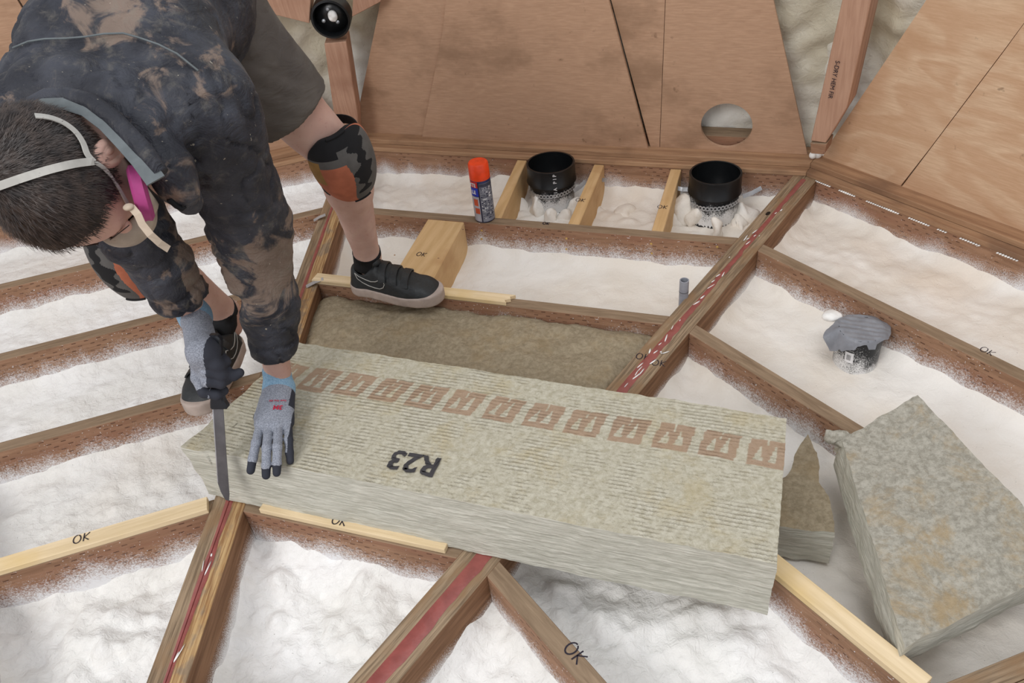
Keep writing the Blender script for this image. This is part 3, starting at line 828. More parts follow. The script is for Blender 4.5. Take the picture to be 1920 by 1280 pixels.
batt = slab('mineral_wool_batt', tops, bots, [M['wool_top'], M['wool_side']], 340, 120, 26, wdisp(.0022, .8), None, printf, dent)
tag(batt, 'large pale mineral wool batt with brown printed band and R23 stamp under the gloved hand', 'insulation batt', 'mineral wool batts')
# R23 stamp (upside down from here), draped on the face
def drape(o, z, dz=.0012):
    pass
Xr = Vector(gz((776, 866), BH+.0028)); xd = Vector(gz((738, 858), BH))-Vector(gz((812, 872), BH))
text('r_value_stamp', 'R23', .068, M['stamp'], batt, frame(Xr, xd, (0, 0, 1)), bold=.0015)
stp = batt.children[0]
def rough_text(o, amp):
    bm = bmesh.new(); bm.from_mesh(o.data)
    bmesh.ops.subdivide_edges(bm, edges=[e for e in bm.edges if e.calc_length() > .006], cuts=2)
    for v in bm.verts:
        c = v.co; v.co += Vector((nz3(c.x*160, c.y*160, 1), nz3(c.x*160, c.y*160, 5), 0))*amp
    bm.to_mesh(o.data); bm.free()
rough_text(stp, .0022)

# wool filling the bay behind the big batt
M0 = SM(sec(0)); rr = RING[2]-JW-.001
n1, n0 = rr, RING[3]+.001
def cw(t, n, z): return M0 @ Vector((t, n, z))
e1 = n1*T18-BW/C18; e0 = n0*T18-BW/C18
fill = slab('mineral_wool_batt', [cw(-e0, n0, -.016), cw(e0, n0, -.016), cw(e1, n1, -.016), cw(-e1, n1, -.016)],
            [cw(-e0, n0, -.15), cw(e0, n0, -.15), cw(e1, n1, -.15), cw(-e1, n1, -.15)], [M['wool_old'], M['wool_old']], 150, 50, 6, wdisp(.005, 1.2), None, None,
            lambda q, c: Vector((0, 0, 1))*(-.022*(1 if q[2] > .5 else 0)*(math.exp(-min(q[0], 1-q[0])/.025)+math.exp(-(1-q[1])/.06))+.012*fbm(c.x*7, c.y*7, 4, 3)*q[2]))
tag(fill, 'brownish mineral wool batt already fitted between the joists behind the big batt', 'insulation batt', 'mineral wool batts')

# leaning slab at right
zA, zB = .012, .07
q1 = Vector(gz((1722, 740), .10)); q2 = Vector(gz((1578, 824), .07)); q3 = Vector(gz((1697, 1212), .05)); q4 = q3+(Vector(gz((1920, 1102), .055))-q3)*1.25
q14 = q1+(Vector(gz((1920, 950), .085))-q1)*1.72
tp = [q3, q4, q14, q1]
# corner order: u along front edge, v away
nrm = (q4-q3).cross(q1-q3).normalized()
tops = [q3, q4, q1+(q14-q1), q2]
def slabpoly(name, poly, th_vec, m, h, disp):
    """polygonal slab: poly = top corners in order, triangulated finely"""
    bm = bmesh.new(); vs = [bm.verts.new(p) for p in poly]; f = bm.faces.new(vs)
    if f.normal.length == 0: f.normal_update()
    r_ = bmesh.ops.extrude_face_region(bm, geom=[f]); 
    for g in r_['geom']:
        if isinstance(g, bmesh.types.BMVert): g.co += th_vec
    bmesh.ops.recalc_face_normals(bm, faces=bm.faces)
    for it in range(9):
        L = [e for e in bm.edges if e.calc_length() > h]
        if not L: break
        bmesh.ops.subdivide_edges(bm, edges=L, cuts=1, use_grid_fill=True)
        bmesh.ops.triangulate(bm, faces=[f for f in bm.faces if len(f.verts) > 4])
    tn = -th_vec.normalized()
    bm.normal_update()
    for f in bm.faces: f.material_index = 0 if f.normal.dot(tn) > .7 else 1
    sh = [e for e in bm.edges if len(e.link_faces) == 2 and e.calc_face_angle(0) > .7]
    for v in list(bm.verts): v.co = v.co+disp((0, 0, 1), v.co)
    for f in bm.faces: f.smooth = True
    for e in sh: e.smooth = False
    return bmobj(name, bm, m)
fit = nrm if nrm.z > 0 else -nrm
sl = slabpoly('mineral_wool_slab', [q2, q3, q4, q14, q1], -fit*.085, [M['wool2'], M['wool_side']], .010, wdisp(.003, 1.))
tag(sl, 'plain mineral wool slab with slanted end lying loose at the right', 'insulation slab', 'mineral wool offcuts')
# torn flap at its corner
bm = bmesh.new()
for p, z, r in (((1562, 820), .06, .016), ((1574, 818), .065, .016), ((1585, 826), .06, .018), ((1578, 845), .03, .014)):
    blob(bm, Vector(gz(p, z)), r, 1.1, 1, .7)
for v in bm.verts:
    c = v.co.copy(); v.co += Vector((nz3(c.x*70, c.y*70, c.z*70), nz3(c.x*70+9, c.y*70, c.z*70), nz3(c.x*70, c.y*70+9, c.z*70)))*.009
o = bmobj('torn_tuft', bm, M['wool2'], sl, sl.matrix_world.inverted(), True)
# small offcut between
zc = -.005
c1 = [Vector(gz(p, zc)) for p in ((1440, 930), (1452, 985), (1568, 1000), (1556, 930), (1536, 905), (1530, 850), (1513, 812), (1500, 835), (1482, 880))]
oc = slabpoly('mineral_wool_offcut', c1, Vector((0, 0, -.095)), [M['wool_old'], M['wool_side']], .010, wdisp(.004, 1.))
tag(oc, 'small torn mineral wool offcut wedged between the big batt and the loose slab', 'insulation offcut', 'mineral wool offcuts')

# ================================================================== PIPES
def pipe(top_px, zt, label, r=.083, zb=-.118):
    b = Vector(gz(top_px, zt)); t = empty('waste_pipe', (b.x, b.y, zt)); tag(t, label, 'pipe', 'upright black drain pipes')
    lo = zb-.02-zt; hcol = .064
    o = lathe('coupling', [(r-.006, -.055), (r-.006, 0), (r, .0), (r+.001, -.003), (r+.001, -hcol+.006), (r+.0035, -hcol+.003), (r+.0035, -hcol), (r-.001, -hcol-.002)], M['abs'], t); sharp(o, 50)
    o = lathe('pipe_body', [(r-.004, -hcol+.01), (r-.004, -hcol-.03), (r-.006, -hcol-.05), (r-.010, lo-.05)], M['dusted'], t, Matrix.Translation((0, 0, 0)))
    # perforated hanger strap
    zs = -hcol-.024; rs = r+.0005; S = Matrix.Rotation(0, 4, 'Z')
    cam2 = math.atan2(O[1]-b.y, O[0]-b.x)
    bm = bmesh.new(); N = 24; a0 = cam2-1.75; a1 = cam2+1.75; prof = 96
    # strap = row of perforated links: scalloped outer ribbon with real holes
    def P(a_, z_): return Vector((rs*math.cos(a_), rs*math.sin(a_), zs+.006*math.sin((a_-cam2))+z_))
    a0, a1 = cam2-1.75, cam2+1.75; st = (a1-a0)/N
    for i in range(N):
        ac = a0+st*(i+.5); hole = []; outr = []; K = 12
        for k in range(K):
            th = 2*math.pi*k/K+math.pi/K
            hole.append(bm.verts.new(P(ac+.0036*math.cos(th)/rs, .0036*math.sin(th))))
            ca, sa = math.cos(th), math.sin(th); half = st*rs/2
            x_ = max(-half, min(half, ca*.0105)); z_ = sa*.0085 if abs(ca*.0105) < half*.95 else math.copysign(.0046, sa)
            outr.append(bm.verts.new(P(ac+x_/rs, z_)))
        for k in range(K): bm.faces.new((hole[k], hole[(k+1) % K], outr[(k+1) % K], outr[k]))
    bmobj('hanger_strap', bm, M['steel'], t)
    return t, zt, b, cam2
tA, zA_, bA, cA = pipe((1032, 304), .045, 'upright black drain pipe lettered CIA PIP beside the spray can')
tB, zB_, bB, cB = pipe((1342, 323), .045, 'upright black drain pipe standing right, next to the glue-striped beam')
# lettering down the first pipe
for i, ch in enumerate('CIA PIP'):
    if ch == ' ': continue
    an = cA+.12; z = -.085+i*.0128
    nrm_ = Vector((math.cos(an), math.sin(an), 0)); m = frame(nrm_*.0876+Vector((0, 0, z)), (0, 0, 1), nrm_)
    text('pipe_letter', ch, .017, M['label'], tA, m, bold=.0002)
# strap tails fixed to the rim joist / block
def tail(t, b, zt, px, z, px2, z2, nm='strap_tail'):
    a_ = Vector(gz(px, z))-Vector((b.x, b.y, zt)); c_ = Vector(gz(px2, z2))-Vector((b.x, b.y, zt))
    ribbon(nm, [a_, a_.lerp(c_, .5)+Vector((0, 0, -.003)), c_], .014, (0, -1, .5), M['steel'], t, .001)
for t_, b_, z_ in ((tA, bA, zA_), (tB, bB, zB_)):
    lathe('inner_wall', [(.0755, -.004), (.0755, -.17), (.0005, -.17)], M['abs'], t_, None, 40)
tail(tB, bB, zB_, (1393, 368), -.045, (1428, 352), -.03); tail(tB, bB, zB_, (1290, 355), -.03, (1268, 352), -.03)
tail(tA, bA, zA_, (1076, 358), -.04, (1098, 340), -.03); tail(tA, bA, zA_, (1118, 333), -.035, (1137, 338), -.035)
# conduit stub
c = Vector(gz((1281, 572), -.03)); t = empty('conduit_stub', (c.x, c.y, -.03)); tag(t, 'short grey conduit stub rising beside the glue-striped beam', 'conduit')
lathe('pipe', [(.0085, -.10), (.0125, -.10), (.0125, .040), (.0125, .0405), (.0125, .083), (.0100, .083), (.0095, .02)], M['grey_pvc'], t, None, 28); sharp(t.children[0])
lathe('cut_line', [(.0127, .047), (.0129, .0475), (.0127, .0482)], M['dark'], t, None, 28)
# tape-covered pipe at right
c = Vector(gz((1604, 668), -.105)); t = empty('taped_pipe', (c.x, c.y, -.105)); tag(t, 'short black pipe capped with grey tape, white barcode sticker on its side', 'pipe')
RP = .054; HP = .092
lathe('pipe_body', [(RP, -.05), (RP, HP), (RP-.004, HP), (RP-.004, -.02)], M['dusted_low'], t, None, 48); sharp(t.children[0])
ca = math.atan2(O[1]-c.y, O[0]-c.x)
# tape: irregular crumpled sheet folded over the mouth
V, Fc = [], []; NR, NA = 14, 72
for j in range(NR+1):
    for i in range(NA):
        a_ = 2*math.pi*i/NA; rel = (a_-ca+math.pi) % (2*math.pi)-math.pi
        rmax = RP+.010+.008*nz3(math.cos(a_)*1.6, math.sin(a_)*1.6, 2)+.022*max(0, math.cos((a_-(.25))*1.))**3+.03*max(0, math.cos(a_-(ca-1.0)))**8 + .012*max(0, math.cos(a_-math.pi))**4
        rmax += .005*nz3(a_*3, 4, 4)+.010*(1 if .35 < rel < .75 else 0)+.008*(1 if -.55 < rel < -.05 else 0)
        r_ = rmax*j/NR; x, y = r_*math.cos(a_), r_*math.sin(a_)
        z = HP+.0015+.0012*math.sin(y*330+x*160)+.002*nz3(x*60, y*60, 1)
        if r_ > RP+.001:
            ov = r_-RP-.001; fr_ = .35 if abs(rel) > 1.1 else .85
            z -= ov*fr_*1.3; x *= (RP+.001+ov*(1-fr_*.7))/r_; y *= (RP+.001+ov*(1-fr_*.7))/r_
        V.append((x, y, z))
for j in range(NR):
    for i in range(NA): Fc.append((j*NA+i, j*NA+(i+1) % NA, (j+1)*NA+(i+1) % NA, (j+1)*NA+i))
mesh('tape_cap', V, Fc, M['tape'], t, None, True)
# sticker
an0 = ca-.28; V, Fc = [], []
for j, z in enumerate((.018, .050)):
    for i in range(7):
        a_ = an0-.2+.4*i/6+(.0 if j else .03); V.append(((RP+.0006)*math.cos(a_), (RP+.0006)*math.sin(a_), z))
for i in range(6): Fc.append((i, i+1, 8+i, 7+i))
stk = mesh('barcode_sticker', V, Fc, M['label'], t)
V, Fc = [], []
for k in range(9):
    a_ = an0-.10+.022*k; wv = .006+.006*(k*7 % 3)/2; b = len(V)
    for q in ((a_, .026), (a_+wv, .026), (a_+wv, .043), (a_, .043)): V.append(((RP+.001)*math.cos(q[0]), (RP+.001)*math.sin(q[0]), q[1]))
    Fc.append((b, b+1, b+2, b+3))
mesh('barcode', V, Fc, M['stamp'], stk)
bm = bmesh.new(); tl = t.matrix_world.inverted() if False else Matrix.Translation((-c.x, -c.y, .105))
cc = tl @ Vector(gz((1560, 592), -.02)); blob(bm, cc, .021, 1.2, .9, .6)
for v in bm.verts: v.co += Vector((nz3(v.co.x*60, v.co.y*60, v.co.z*60), nz3(v.co.x*60+3, v.co.y*60, 0), 0))*.006
bmobj('foam_dab', bm, M['white'], t, None, True)

# ================================================================== SPRAY CAN
c = Vector(gz((910, 409), 0)); t = empty('spray_can', (c.x, c.y, .0)); tag(t, 'spray can with bright orange-red cap standing on the joist', 'can')
rc = .0325; ca = math.atan2(O[1]-c.y, O[0]-c.x)
lathe('can_body', [(.001, .0012), (rc-.003, .0012), (rc, .004), (rc, .146), (rc-.0015, .149), (.001, .149)], plain('dark_blue_tin', (38, 44, 84), .35, .5), t); sharp(t.children[0])
lathe('cap', [(rc-.001, .148), (rc+.0002, .148), (rc+.0002, .150), (rc-.0008, .196), (rc-.004, .2005), (.001, .2015)], M['orange'], t); sharp(t.children[1], 50)
def patch(nm, a0, a1, z0, z1, m, dr=.0004, par=None, sl=0.):
    V, Fc = [], []; K = max(2, int(abs(a1-a0)/.08))
    for z in (z0, z1):
        for i in range(K+1):
            a_ = ca+a0+(a1-a0)*i/K; V.append(((rc+dr)*math.cos(a_), (rc+dr)*math.sin(a_), z+sl*(i/K)))
    for i in range(K): Fc.append((i, i+1, K+2+i, K+1+i))
    return mesh(nm, V, Fc, m, par or t)
mg = plain('label_grey', (122, 124, 134), .4, .5); mnv = plain('label_navy', (24, 26, 56), .4, .5); mred = plain('label_red', (190, 44, 40), .4); mblue = plain('label_blue', (34, 58, 170), .4); mor = plain('label_rust', (190, 84, 56), .4)
lab = patch('label_panel', -.25, 1.35, .006, .140, mg, .0004)
patch('label_edge', -.34, -.22, .004, .144, mnv, .0006, lab)
patch('label_header', -.2, 1.3, .128, .139, plain('label_dark', (60, 62, 78), .4), .0007, lab)
# small print as many short dark/light bars
bm = bmesh.new(); bmw = bmesh.new(); random.seed(3)
def bar(bm_, a0, a1, z0, z1, dr):
    vs = []
    for (a_, z) in ((a0, z0), (a1, z0), (a1, z1), (a0, z1)): vs.append(bm_.verts.new(((rc+dr)*math.cos(ca+a_), (rc+dr)*math.sin(ca+a_), z)))
    bm_.faces.new(vs)
z = .122
while z > .012:
    a_ = -.15
    while a_ < 1.1:
        wv = random.uniform(.05, .2)
        if random.random() < .8: bar(bm if random.random() < .75 else bmw, a_, min(a_+wv, 1.2), z, z+random.choice([.0014, .0016, .004]), .0009)
        a_ += wv+.03
    z -= random.choice([.0045, .0055, .008])
bmobj('fine_print', bm, mnv, lab)['kind'] = 'stuff'; bmobj('light_print', bmw, M['label'], lab)['kind'] = 'stuff'
patch('red_band', -1.3, -.36, .126, .146, mred, .0005, lab); patch('blue_band', -1.3, -.36, .096, .125, mblue, .0005, lab)
patch('grey_band', -1.3, -.36, .006, .094, plain('label_silver', (168, 168, 176), .4), .0004, lab); patch('rust_picture', -1.0, -.5, .062, .086, mor, .0008, lab); patch('rust_picture', -.95, -.42, .034, .054, mor, .0008, lab)
for nm, s_, z, sz in (('brand_text', 'ITE', .1345, .017), ('brand_text', 'LE', .110, .017)):
    an = ca-.82; n_ = Vector((math.cos(an), math.sin(an), 0)); text(nm, s_, sz, M['label'], lab, frame(n_*(rc+.0012)+Vector((0, 0, z)), (-n_.y, n_.x, 0), n_), bold=.0004)
#PART3
# ================================================================== PERSON
def grid3(lo, hi, h):
    lo = np.array(lo, float); n = np.ceil((np.array(hi)-lo)/h).astype(int)+1
    ax = [lo[i]+h*np.arange(n[i]) for i in range(3)]
    return lo, n, np.stack(np.meshgrid(*ax, indexing='ij'), -1).astype(np.float32)
def smin(a, b, k):
    hh = np.clip(.5+.5*(b-a)/k, 0, 1); return b*(1-hh)+a*hh-k*hh*(1-hh)
def smax(a, b, k): return -smin(-a, -b, k)
def cone(P, a, b, ra, rb):
    a = np.array(a, np.float32); b = np.array(b, np.float32); d = b-a
    t = np.clip(((P-a)@d)/(d@d), 0, 1); return np.linalg.norm(P-(a+t[..., None]*d), axis=-1)-(ra+(rb-ra)*t)
def ell(P, c, r, Rm=None):
    q = P-np.array(c, np.float32)
    if Rm is not None: q = q@np.array(Rm, np.float32)     # columns = local axes
    r = np.array(r, np.float32); k0 = np.linalg.norm(q/r, axis=-1); k1 = np.linalg.norm(q/(r*r), axis=-1)+1e-6
    return k0*(k0-1)/k1
def chainsdf(P, pts, rs, k=.02):
    d = None
    for i in range(len(pts)-1):
        c = cone(P, pts[i], pts[i+1], rs[i], rs[i+1]); d = c if d is None else smin(d, c, k)
    return d
def surfnet(Fv, lo, h):
    ins = Fv < 0; nx, ny, nz_ = Fv.shape
    cs = np.zeros((nx-1, ny-1, nz_-1), np.int8)
    for dx in (0, 1):
        for dy in (0, 1):
            for dz in (0, 1): cs += ins[dx:nx-1+dx, dy:ny-1+dy, dz:nz_-1+dz]
    act = (cs > 0) & (cs < 8); idx = -np.ones(act.shape, np.int64); I = np.argwhere(act); idx[act] = np.arange(len(I))
    S_ = np.zeros((len(I), 3)); C_ = np.zeros(len(I)); cor = [(a, b, c) for a in (0, 1) for b in (0, 1) for c in (0, 1)]
    val = {c: Fv[I[:, 0]+c[0], I[:, 1]+c[1], I[:, 2]+c[2]] for c in cor}
    for c in cor:
        for ax in range(3):
            if c[ax]: continue
            c2 = list(c); c2[ax] = 1; a, b = val[c], val[tuple(c2)]; m = (a < 0) != (b < 0)
            t = np.where(m, a/np.where(m, a-b, 1), 0); p = np.tile(np.array(c, float), (len(I), 1)); p[:, ax] += t
            S_[m] += p[m]; C_[m] += 1
    V = (I+S_/C_[:, None])*h+lo
    Q = []
    for ax in range(3):
        a = [slice(None)]*3; b = [slice(None)]*3; a[ax] = slice(0, -1); b[ax] = slice(1, None)
        fl = ins[tuple(a)] != ins[tuple(b)]; E_ = np.argwhere(fl); u, v = [(1, 2), (2, 0), (0, 1)][ax]
        ok = (E_[:, u] > 0) & (E_[:, v] > 0) & (E_[:, u] < Fv.shape[u]-1) & (E_[:, v] < Fv.shape[v]-1); E_ = E_[ok]
        def g(du, dv):
            q = E_.copy(); q[:, u] -= du; q[:, v] -= dv; return idx[q[:, 0], q[:, 1], q[:, 2]]
        quad = np.stack([g(1, 1), g(0, 1), g(0, 0), g(1, 0)], 1)
        s_ = ins[tuple(a)][E_[:, 0], E_[:, 1], E_[:, 2]]; quad[~s_] = quad[~s_][:, ::-1]; Q.append(quad)
    Q = np.concatenate(Q); Q = Q[(Q >= 0).all(1)]
    return V, Q
def vnormals(V, Q):
    n = np.cross(V[Q[:, 2]]-V[Q[:, 0]], V[Q[:, 3]]-V[Q[:, 1]]); N = np.zeros_like(V)
    for i in range(4): np.add.at(N, Q[:, i], n)
    return N/(np.linalg.norm(N, axis=1)[:, None]+1e-9)
def relax(V, Q, it=3, lam=.5):
    for _ in range(it):
        A = np.zeros_like(V); C_ = np.zeros(len(V))
        for i in range(4):
            for j in (1, 3): np.add.at(A, Q[:, i], V[Q[:, (i+j) % 4]]); np.add.at(C_, Q[:, i], 1)
        V = V+lam*(A/np.maximum(C_, 1)[:, None]-V)
    return V
def sdfmesh(name, fn, lo, hi, h, m, parent, disp=None, attrs=None, it=2, keep=None):
    lo, n, P = grid3(lo, hi, h); Fv = fn(P); V, Q = surfnet(Fv, lo, h); V = relax(V, Q, it)
    if keep is not None:
        k = keep(V); Q = Q[k[Q].all(1)]; used = np.unique(Q); mp = -np.ones(len(V), int); mp[used] = np.arange(len(used)); V = V[used]; Q = mp[Q]
    if disp is not None:
        N = vnormals(V, Q); d = disp(V); V = V+N*d[:, None]
    at = {k: f(V) for k, f in attrs.items()} if attrs else None
    return mesh(name, V, Q, m, parent, None, True, at)
def noisev(V, f, seed=0, o=3): return np.array([mn.fractal(Vector((x*f+seed, y*f, z*f)), 1., 2., o) for x, y, z in V])
def perlin(V, f, seed=0): return np.array([mn.noise(Vector((x*f+seed, y*f, z*f))) for x, y, z in V])
nA = np.array

# joints (metres)
Lank, Lknee, Lhip = nA((-.372, 1.936, .125)), nA((-.351, 1.775, .505)), nA((-.535, 1.70, .865))
Rank, Rknee, Rhip = nA((-.735, 1.745, .125)), nA((-.790, 1.53, .465)), nA((-.70, 1.73, .885))
Lsh, Lelb, Lwr = nA((-.445, 1.27, .84)), dep((474, 425), 1.52), gz((522, 703), .215)
Rsh, Relb, Rwr = nA((-.705, 1.30, .85)), dep((252, 432), 1.42), gz((366, 592), .40)
HC = dep((128, 332), 1.15)
hu = nA((-.50, -.38, .72)); hf = nA((.50, -.82, -.17))
hu = hu/np.linalg.norm(hu); hf = hf-hu*(hf@hu); hf /= np.linalg.norm(hf); he = np.cross(hu, hf)*1.
VD = -(HC-O)/np.linalg.norm(HC-O); VR = RT-VD*(RT@VD); VR /= np.linalg.norm(VR); VU = np.cross(VD, VR)
def c2w(v): return v[0]*VR+v[1]*VU+v[2]*VD     # (right, up, towards viewer) directions of the pose to world
U_, F_, E_h = c2w(hu), c2w(hf), c2w(np.cross(hu, hf))
HR = np.stack([E_h, -F_, U_], 1)               # local x = left ear, y = back, z = crown
def hp(x, y, z): return HC+HR@nA((x, y, z))
Neck = nA((-.60, 1.25, .865)); Pel = nA((-.635, 1.73, .90)); Chest = nA((-.60, 1.42, .905))
person = empty('person', (0, 0, 0)); tag(person, 'person in muddy dark jacket, shorts and knee pads bending over the batt with a knife', 'person')

def headsdf(P):
    d = ell(P, hp(0, .012, .035), (.076, .098, .084), HR)
    d = smin(d, ell(P, hp(0, -.035, -.035), (.060, .062, .075), HR), .04)
    d = smin(d, ell(P, hp(0, -.05, -.085), (.034, .036, .034), HR), .035)       # chin
    d = smin(d, cone(P, hp(0, -.088, .0), hp(0, -.112, -.028), .008, .013), .012)  # nose
    d = smin(d, cone(P, hp(-.035, -.083, .018), hp(.035, -.083, .018), .010, .010), .018)  # brow
    for s_ in (-1, 1):
        d = smin(d, ell(P, hp(s_*.045, -.062, -.03), (.02, .018, .018), HR), .02)
        d = smax(d, -ell(P, hp(s_*.031, -.098, .000), (.015, .012, .009), HR), .012)
        d = smin(d, ell(P, hp(s_*.031, -.082, .000), (.012, .012, .010), HR), .004)
        ear = ell(P, hp(s_*.083, .010, .000), (.008, .018, .031), HR)
        ear = smin(ear, ell(P, hp(s_*.080, .004, -.024), (.007, .010, .011), HR), .008)
        ear = smax(ear, -ell(P, hp(s_*.092, .006, .003), (.006, .010, .019), HR), .004)
        d = smin(d, ear, .006)
    d = smin(d, cone(P, hp(-.016, -.094, -.052), hp(.016, -.094, -.052), .007, .007), .008)
    return d
def bodysdf(P):
    d = headsdf(P)
    d = smin(d, cone(P, hp(0, .03, -.03), Neck, .056, .062), .03)
    tors = smin(cone(P, Lsh, Rsh, .055, .055), cone(P, Neck, Chest, .06, .08), .05)
    tors = smin(tors, cone(P, Chest, Pel, .085, .085), .05); tors = smin(tors, cone(P, Lhip, Rhip, .095, .095), .05)
    d = smin(d, tors, .03)
    for a, b, c, hnd in ((Lsh, Lelb, Lwr, 0), (Rsh, Relb, Rwr, 1)):
        d = smin(d, cone(P, a, b, .050, .040), .03); m_ = b+(c-b)*.35
        d = smin(d, cone(P, b, m_, .039, .040), .015); d = smin(d, cone(P, m_, c, .040, .0275), .02)
    for a, b, c in ((Lhip, Lknee, Lank), (Rhip, Rknee, Rank)):
        d = smin(d, cone(P, a, b, .088, .056), .03); ax = (c-b)/np.linalg.norm(c-b)
        m_ = b+(c-b)*.30+nA((0, .012, 0)); d = smin(d, cone(P, b, m_, .050, .056), .03); d = smin(d, cone(P, m_, c, .055, .034), .03)
        d = smin(d, cone(P, c, c+nA((0, 0, -.05)), .034, .03), .02)
    return d
body = sdfmesh('body', bodysdf, (-1.02, .80, .03), (-.20, 2.05, 1.08), .0075, M['skin'], person, lambda V: .0012*perlin(V, 30), None, 2)
# finer head surface is only used for fitting hair, straps and mask
def march(p, fn, k0=.85, k1=1.45, off=0.):
    d = ray(p); ks = np.arange(k0, k1, .001); Pp = (O+ks[:, None]*d).astype(np.float32); f = fn(Pp)-off
    i = np.argmax(f < 0)
    if not (f < 0).any(): i = int(np.argmin(f))
    return Pp[i].astype(float)
def gradn(X, fn, e=.004):
    X = np.asarray(X, np.float32); g = nA([fn((X+dx)[None])[0]-fn((X-dx)[None])[0] for dx in np.eye(3, dtype=np.float32)*e]); return g/np.linalg.norm(g)

for s_ in (-1, 1):
    def earsdf(P, s_=s_):
        base = ell(P, hp(s_*.081, .010, .000), (.0095, .020, .033), HR)
        e_ = smin(base, ell(P, hp(s_*.080, .004, -.026), (.007, .010, .011), HR), .008)
        e_ = smax(e_, -ell(P, hp(s_*.0925, .008, .003), (.0085, .013, .023), HR), .003)
        e_ = smin(e_, ell(P, hp(s_*.086, .012, .002), (.004, .005, .014), HR), .003)
        return smin(e_, ell(P, hp(s_*.084, -.004, -.004), (.004, .004, .006), HR), .003)
    c_ = hp(s_*.081, .008, -.002); sdfmesh('ear', earsdf, c_-.045, c_+.045, .0016, M['skin'], body, None, None, 2)
# eyebrows / eyes / lips are small children of the body
for s_ in (-1, 1):
    c = hp(s_*.031, -.0925, .000); bm = bmesh.new(); bmesh.ops.create_uvsphere(bm, u_segments=14, v_segments=8, radius=.0085, matrix=Matrix.Translation(c))
    bmobj('eye', bm, M['label'], body, None, True)
    bm = bmesh.new(); bmesh.ops.create_uvsphere(bm, u_segments=18, v_segments=12, radius=1, matrix=Matrix.Translation(hp(s_*.031, -.0918, .0022)) @ Matrix(((E_h[0], -F_[0], U_[0], 0), (E_h[1], -F_[1], U_[1], 0), (E_h[2], -F_[2], U_[2], 0), (0, 0, 0, 1))) @ Matrix.Diagonal((.0135, .0105, .0088, 1)))
    bmobj('eyelid', bm, M['skin'], body, None, True)
    ribbon('eyebrow', [hp(s_*(.012+.010*i), -.0995+.004*i*.6, .018+.002*math.sin(i)) for i in range(5)], .005, tuple(F_), M['hair'], body, .001)
ribbon('lips', [hp(x, -.104+abs(x)*.25, -.052) for x in (-.022, -.011, 0, .011, .022)], .010, tuple(F_), plain('lips', (176, 104, 96), .5), body, .002)

# hair: short cap with strands
def hairzone(L):     # L local coords; >0 where hair grows
    x, y, z = L[:, 0], L[:, 1], L[:, 2]
    hairline = np.where(y < -.02, .060+.12*np.clip(-.055-y, -.02, .05)-.25*np.clip(np.abs(x)-.045, 0, 1), 0)
    front = z-(.052+(-(y+.045))*0.45)
    side = z-(-.012-.55*np.clip(y, -.02, .06)+np.clip(-.028-y, 0, .1)*1.9)
    back = z+.075
    return np.where(y < -.045, np.minimum(front, side), np.where(y < .03, side, back))
def loc(V): return (V-HC)@HR
lo, n, P = grid3(HC-.17, HC+.17, .0045); Fv = headsdf(P)-.0035
Lc = (P.reshape(-1, 3)-HC)@HR
near = ell(P, hp(0, .012, .035), (.079, .101, .087), HR)
Fh = ell(P, hp(0, .014, .036), (.0795, .1015, .0885), HR)
Vh, Qh = surfnet(Fh, lo, .0045); Vh = relax(Vh, Qh, 2); zone = hairzone(loc(Vh)); edge_n = perlin(Vh, 60)*.006
kp = zone+edge_n > 0; Qh = Qh[kp[Qh].all(1)]; Nh_full = vnormals(Vh, Qh)
Vc = Vh+Nh_full*(.0015+.0025*np.abs(perlin(Vh, 70)))[:, None]
used = np.unique(Qh); mp = -np.ones(len(Vh), int); mp[used] = np.arange(len(used))
HV = [tuple(v) for v in Vc[used]]; HF = [tuple(q) for q in mp[Qh]]
whorl = hp(-.012, .055, .105)
Pu, Nu = Vc[used], Nh_full[used]
for i in rng.integers(0, len(used), 15000):
    p = Pu[i]+rng.normal(0, .002, 3); nr = Nu[i]; away = p-whorl; away -= nr*(away@nr); away /= np.linalg.norm(away)+1e-6
    sd = np.cross(nr, away); dr = away+.45*sd*rng.normal(.2, .6)+nr*rng.uniform(.25, .6); dr /= np.linalg.norm(dr)
    L_ = rng.uniform(.007, .014); s2 = np.cross(dr, nr); s2 /= np.linalg.norm(s2)+1e-6; wd = .00035
    b = len(HV); mid = p+dr*L_*.55+nr*.0006; HV += [tuple(p-s2*wd), tuple(p+s2*wd), tuple(mid+s2*wd), tuple(mid-s2*wd), tuple(p+dr*L_+away*L_*.15)]
    HF += [(b, b+1, b+2, b+3), (b+3, b+2, b+4)]
n_h = NT('short_brown_hair'); v = n_h.tc(); col = n_h.mix(n_h.ramp(n_h.noise(v, 60, 3), .3, .7), lin((34, 27, 25)), lin((68, 56, 50)))
mh = n_h.out(col, .5, .45)
hair = mesh('hair', HV, HF, mh, person, None, True)
tag(hair, 'short dark brown hair')

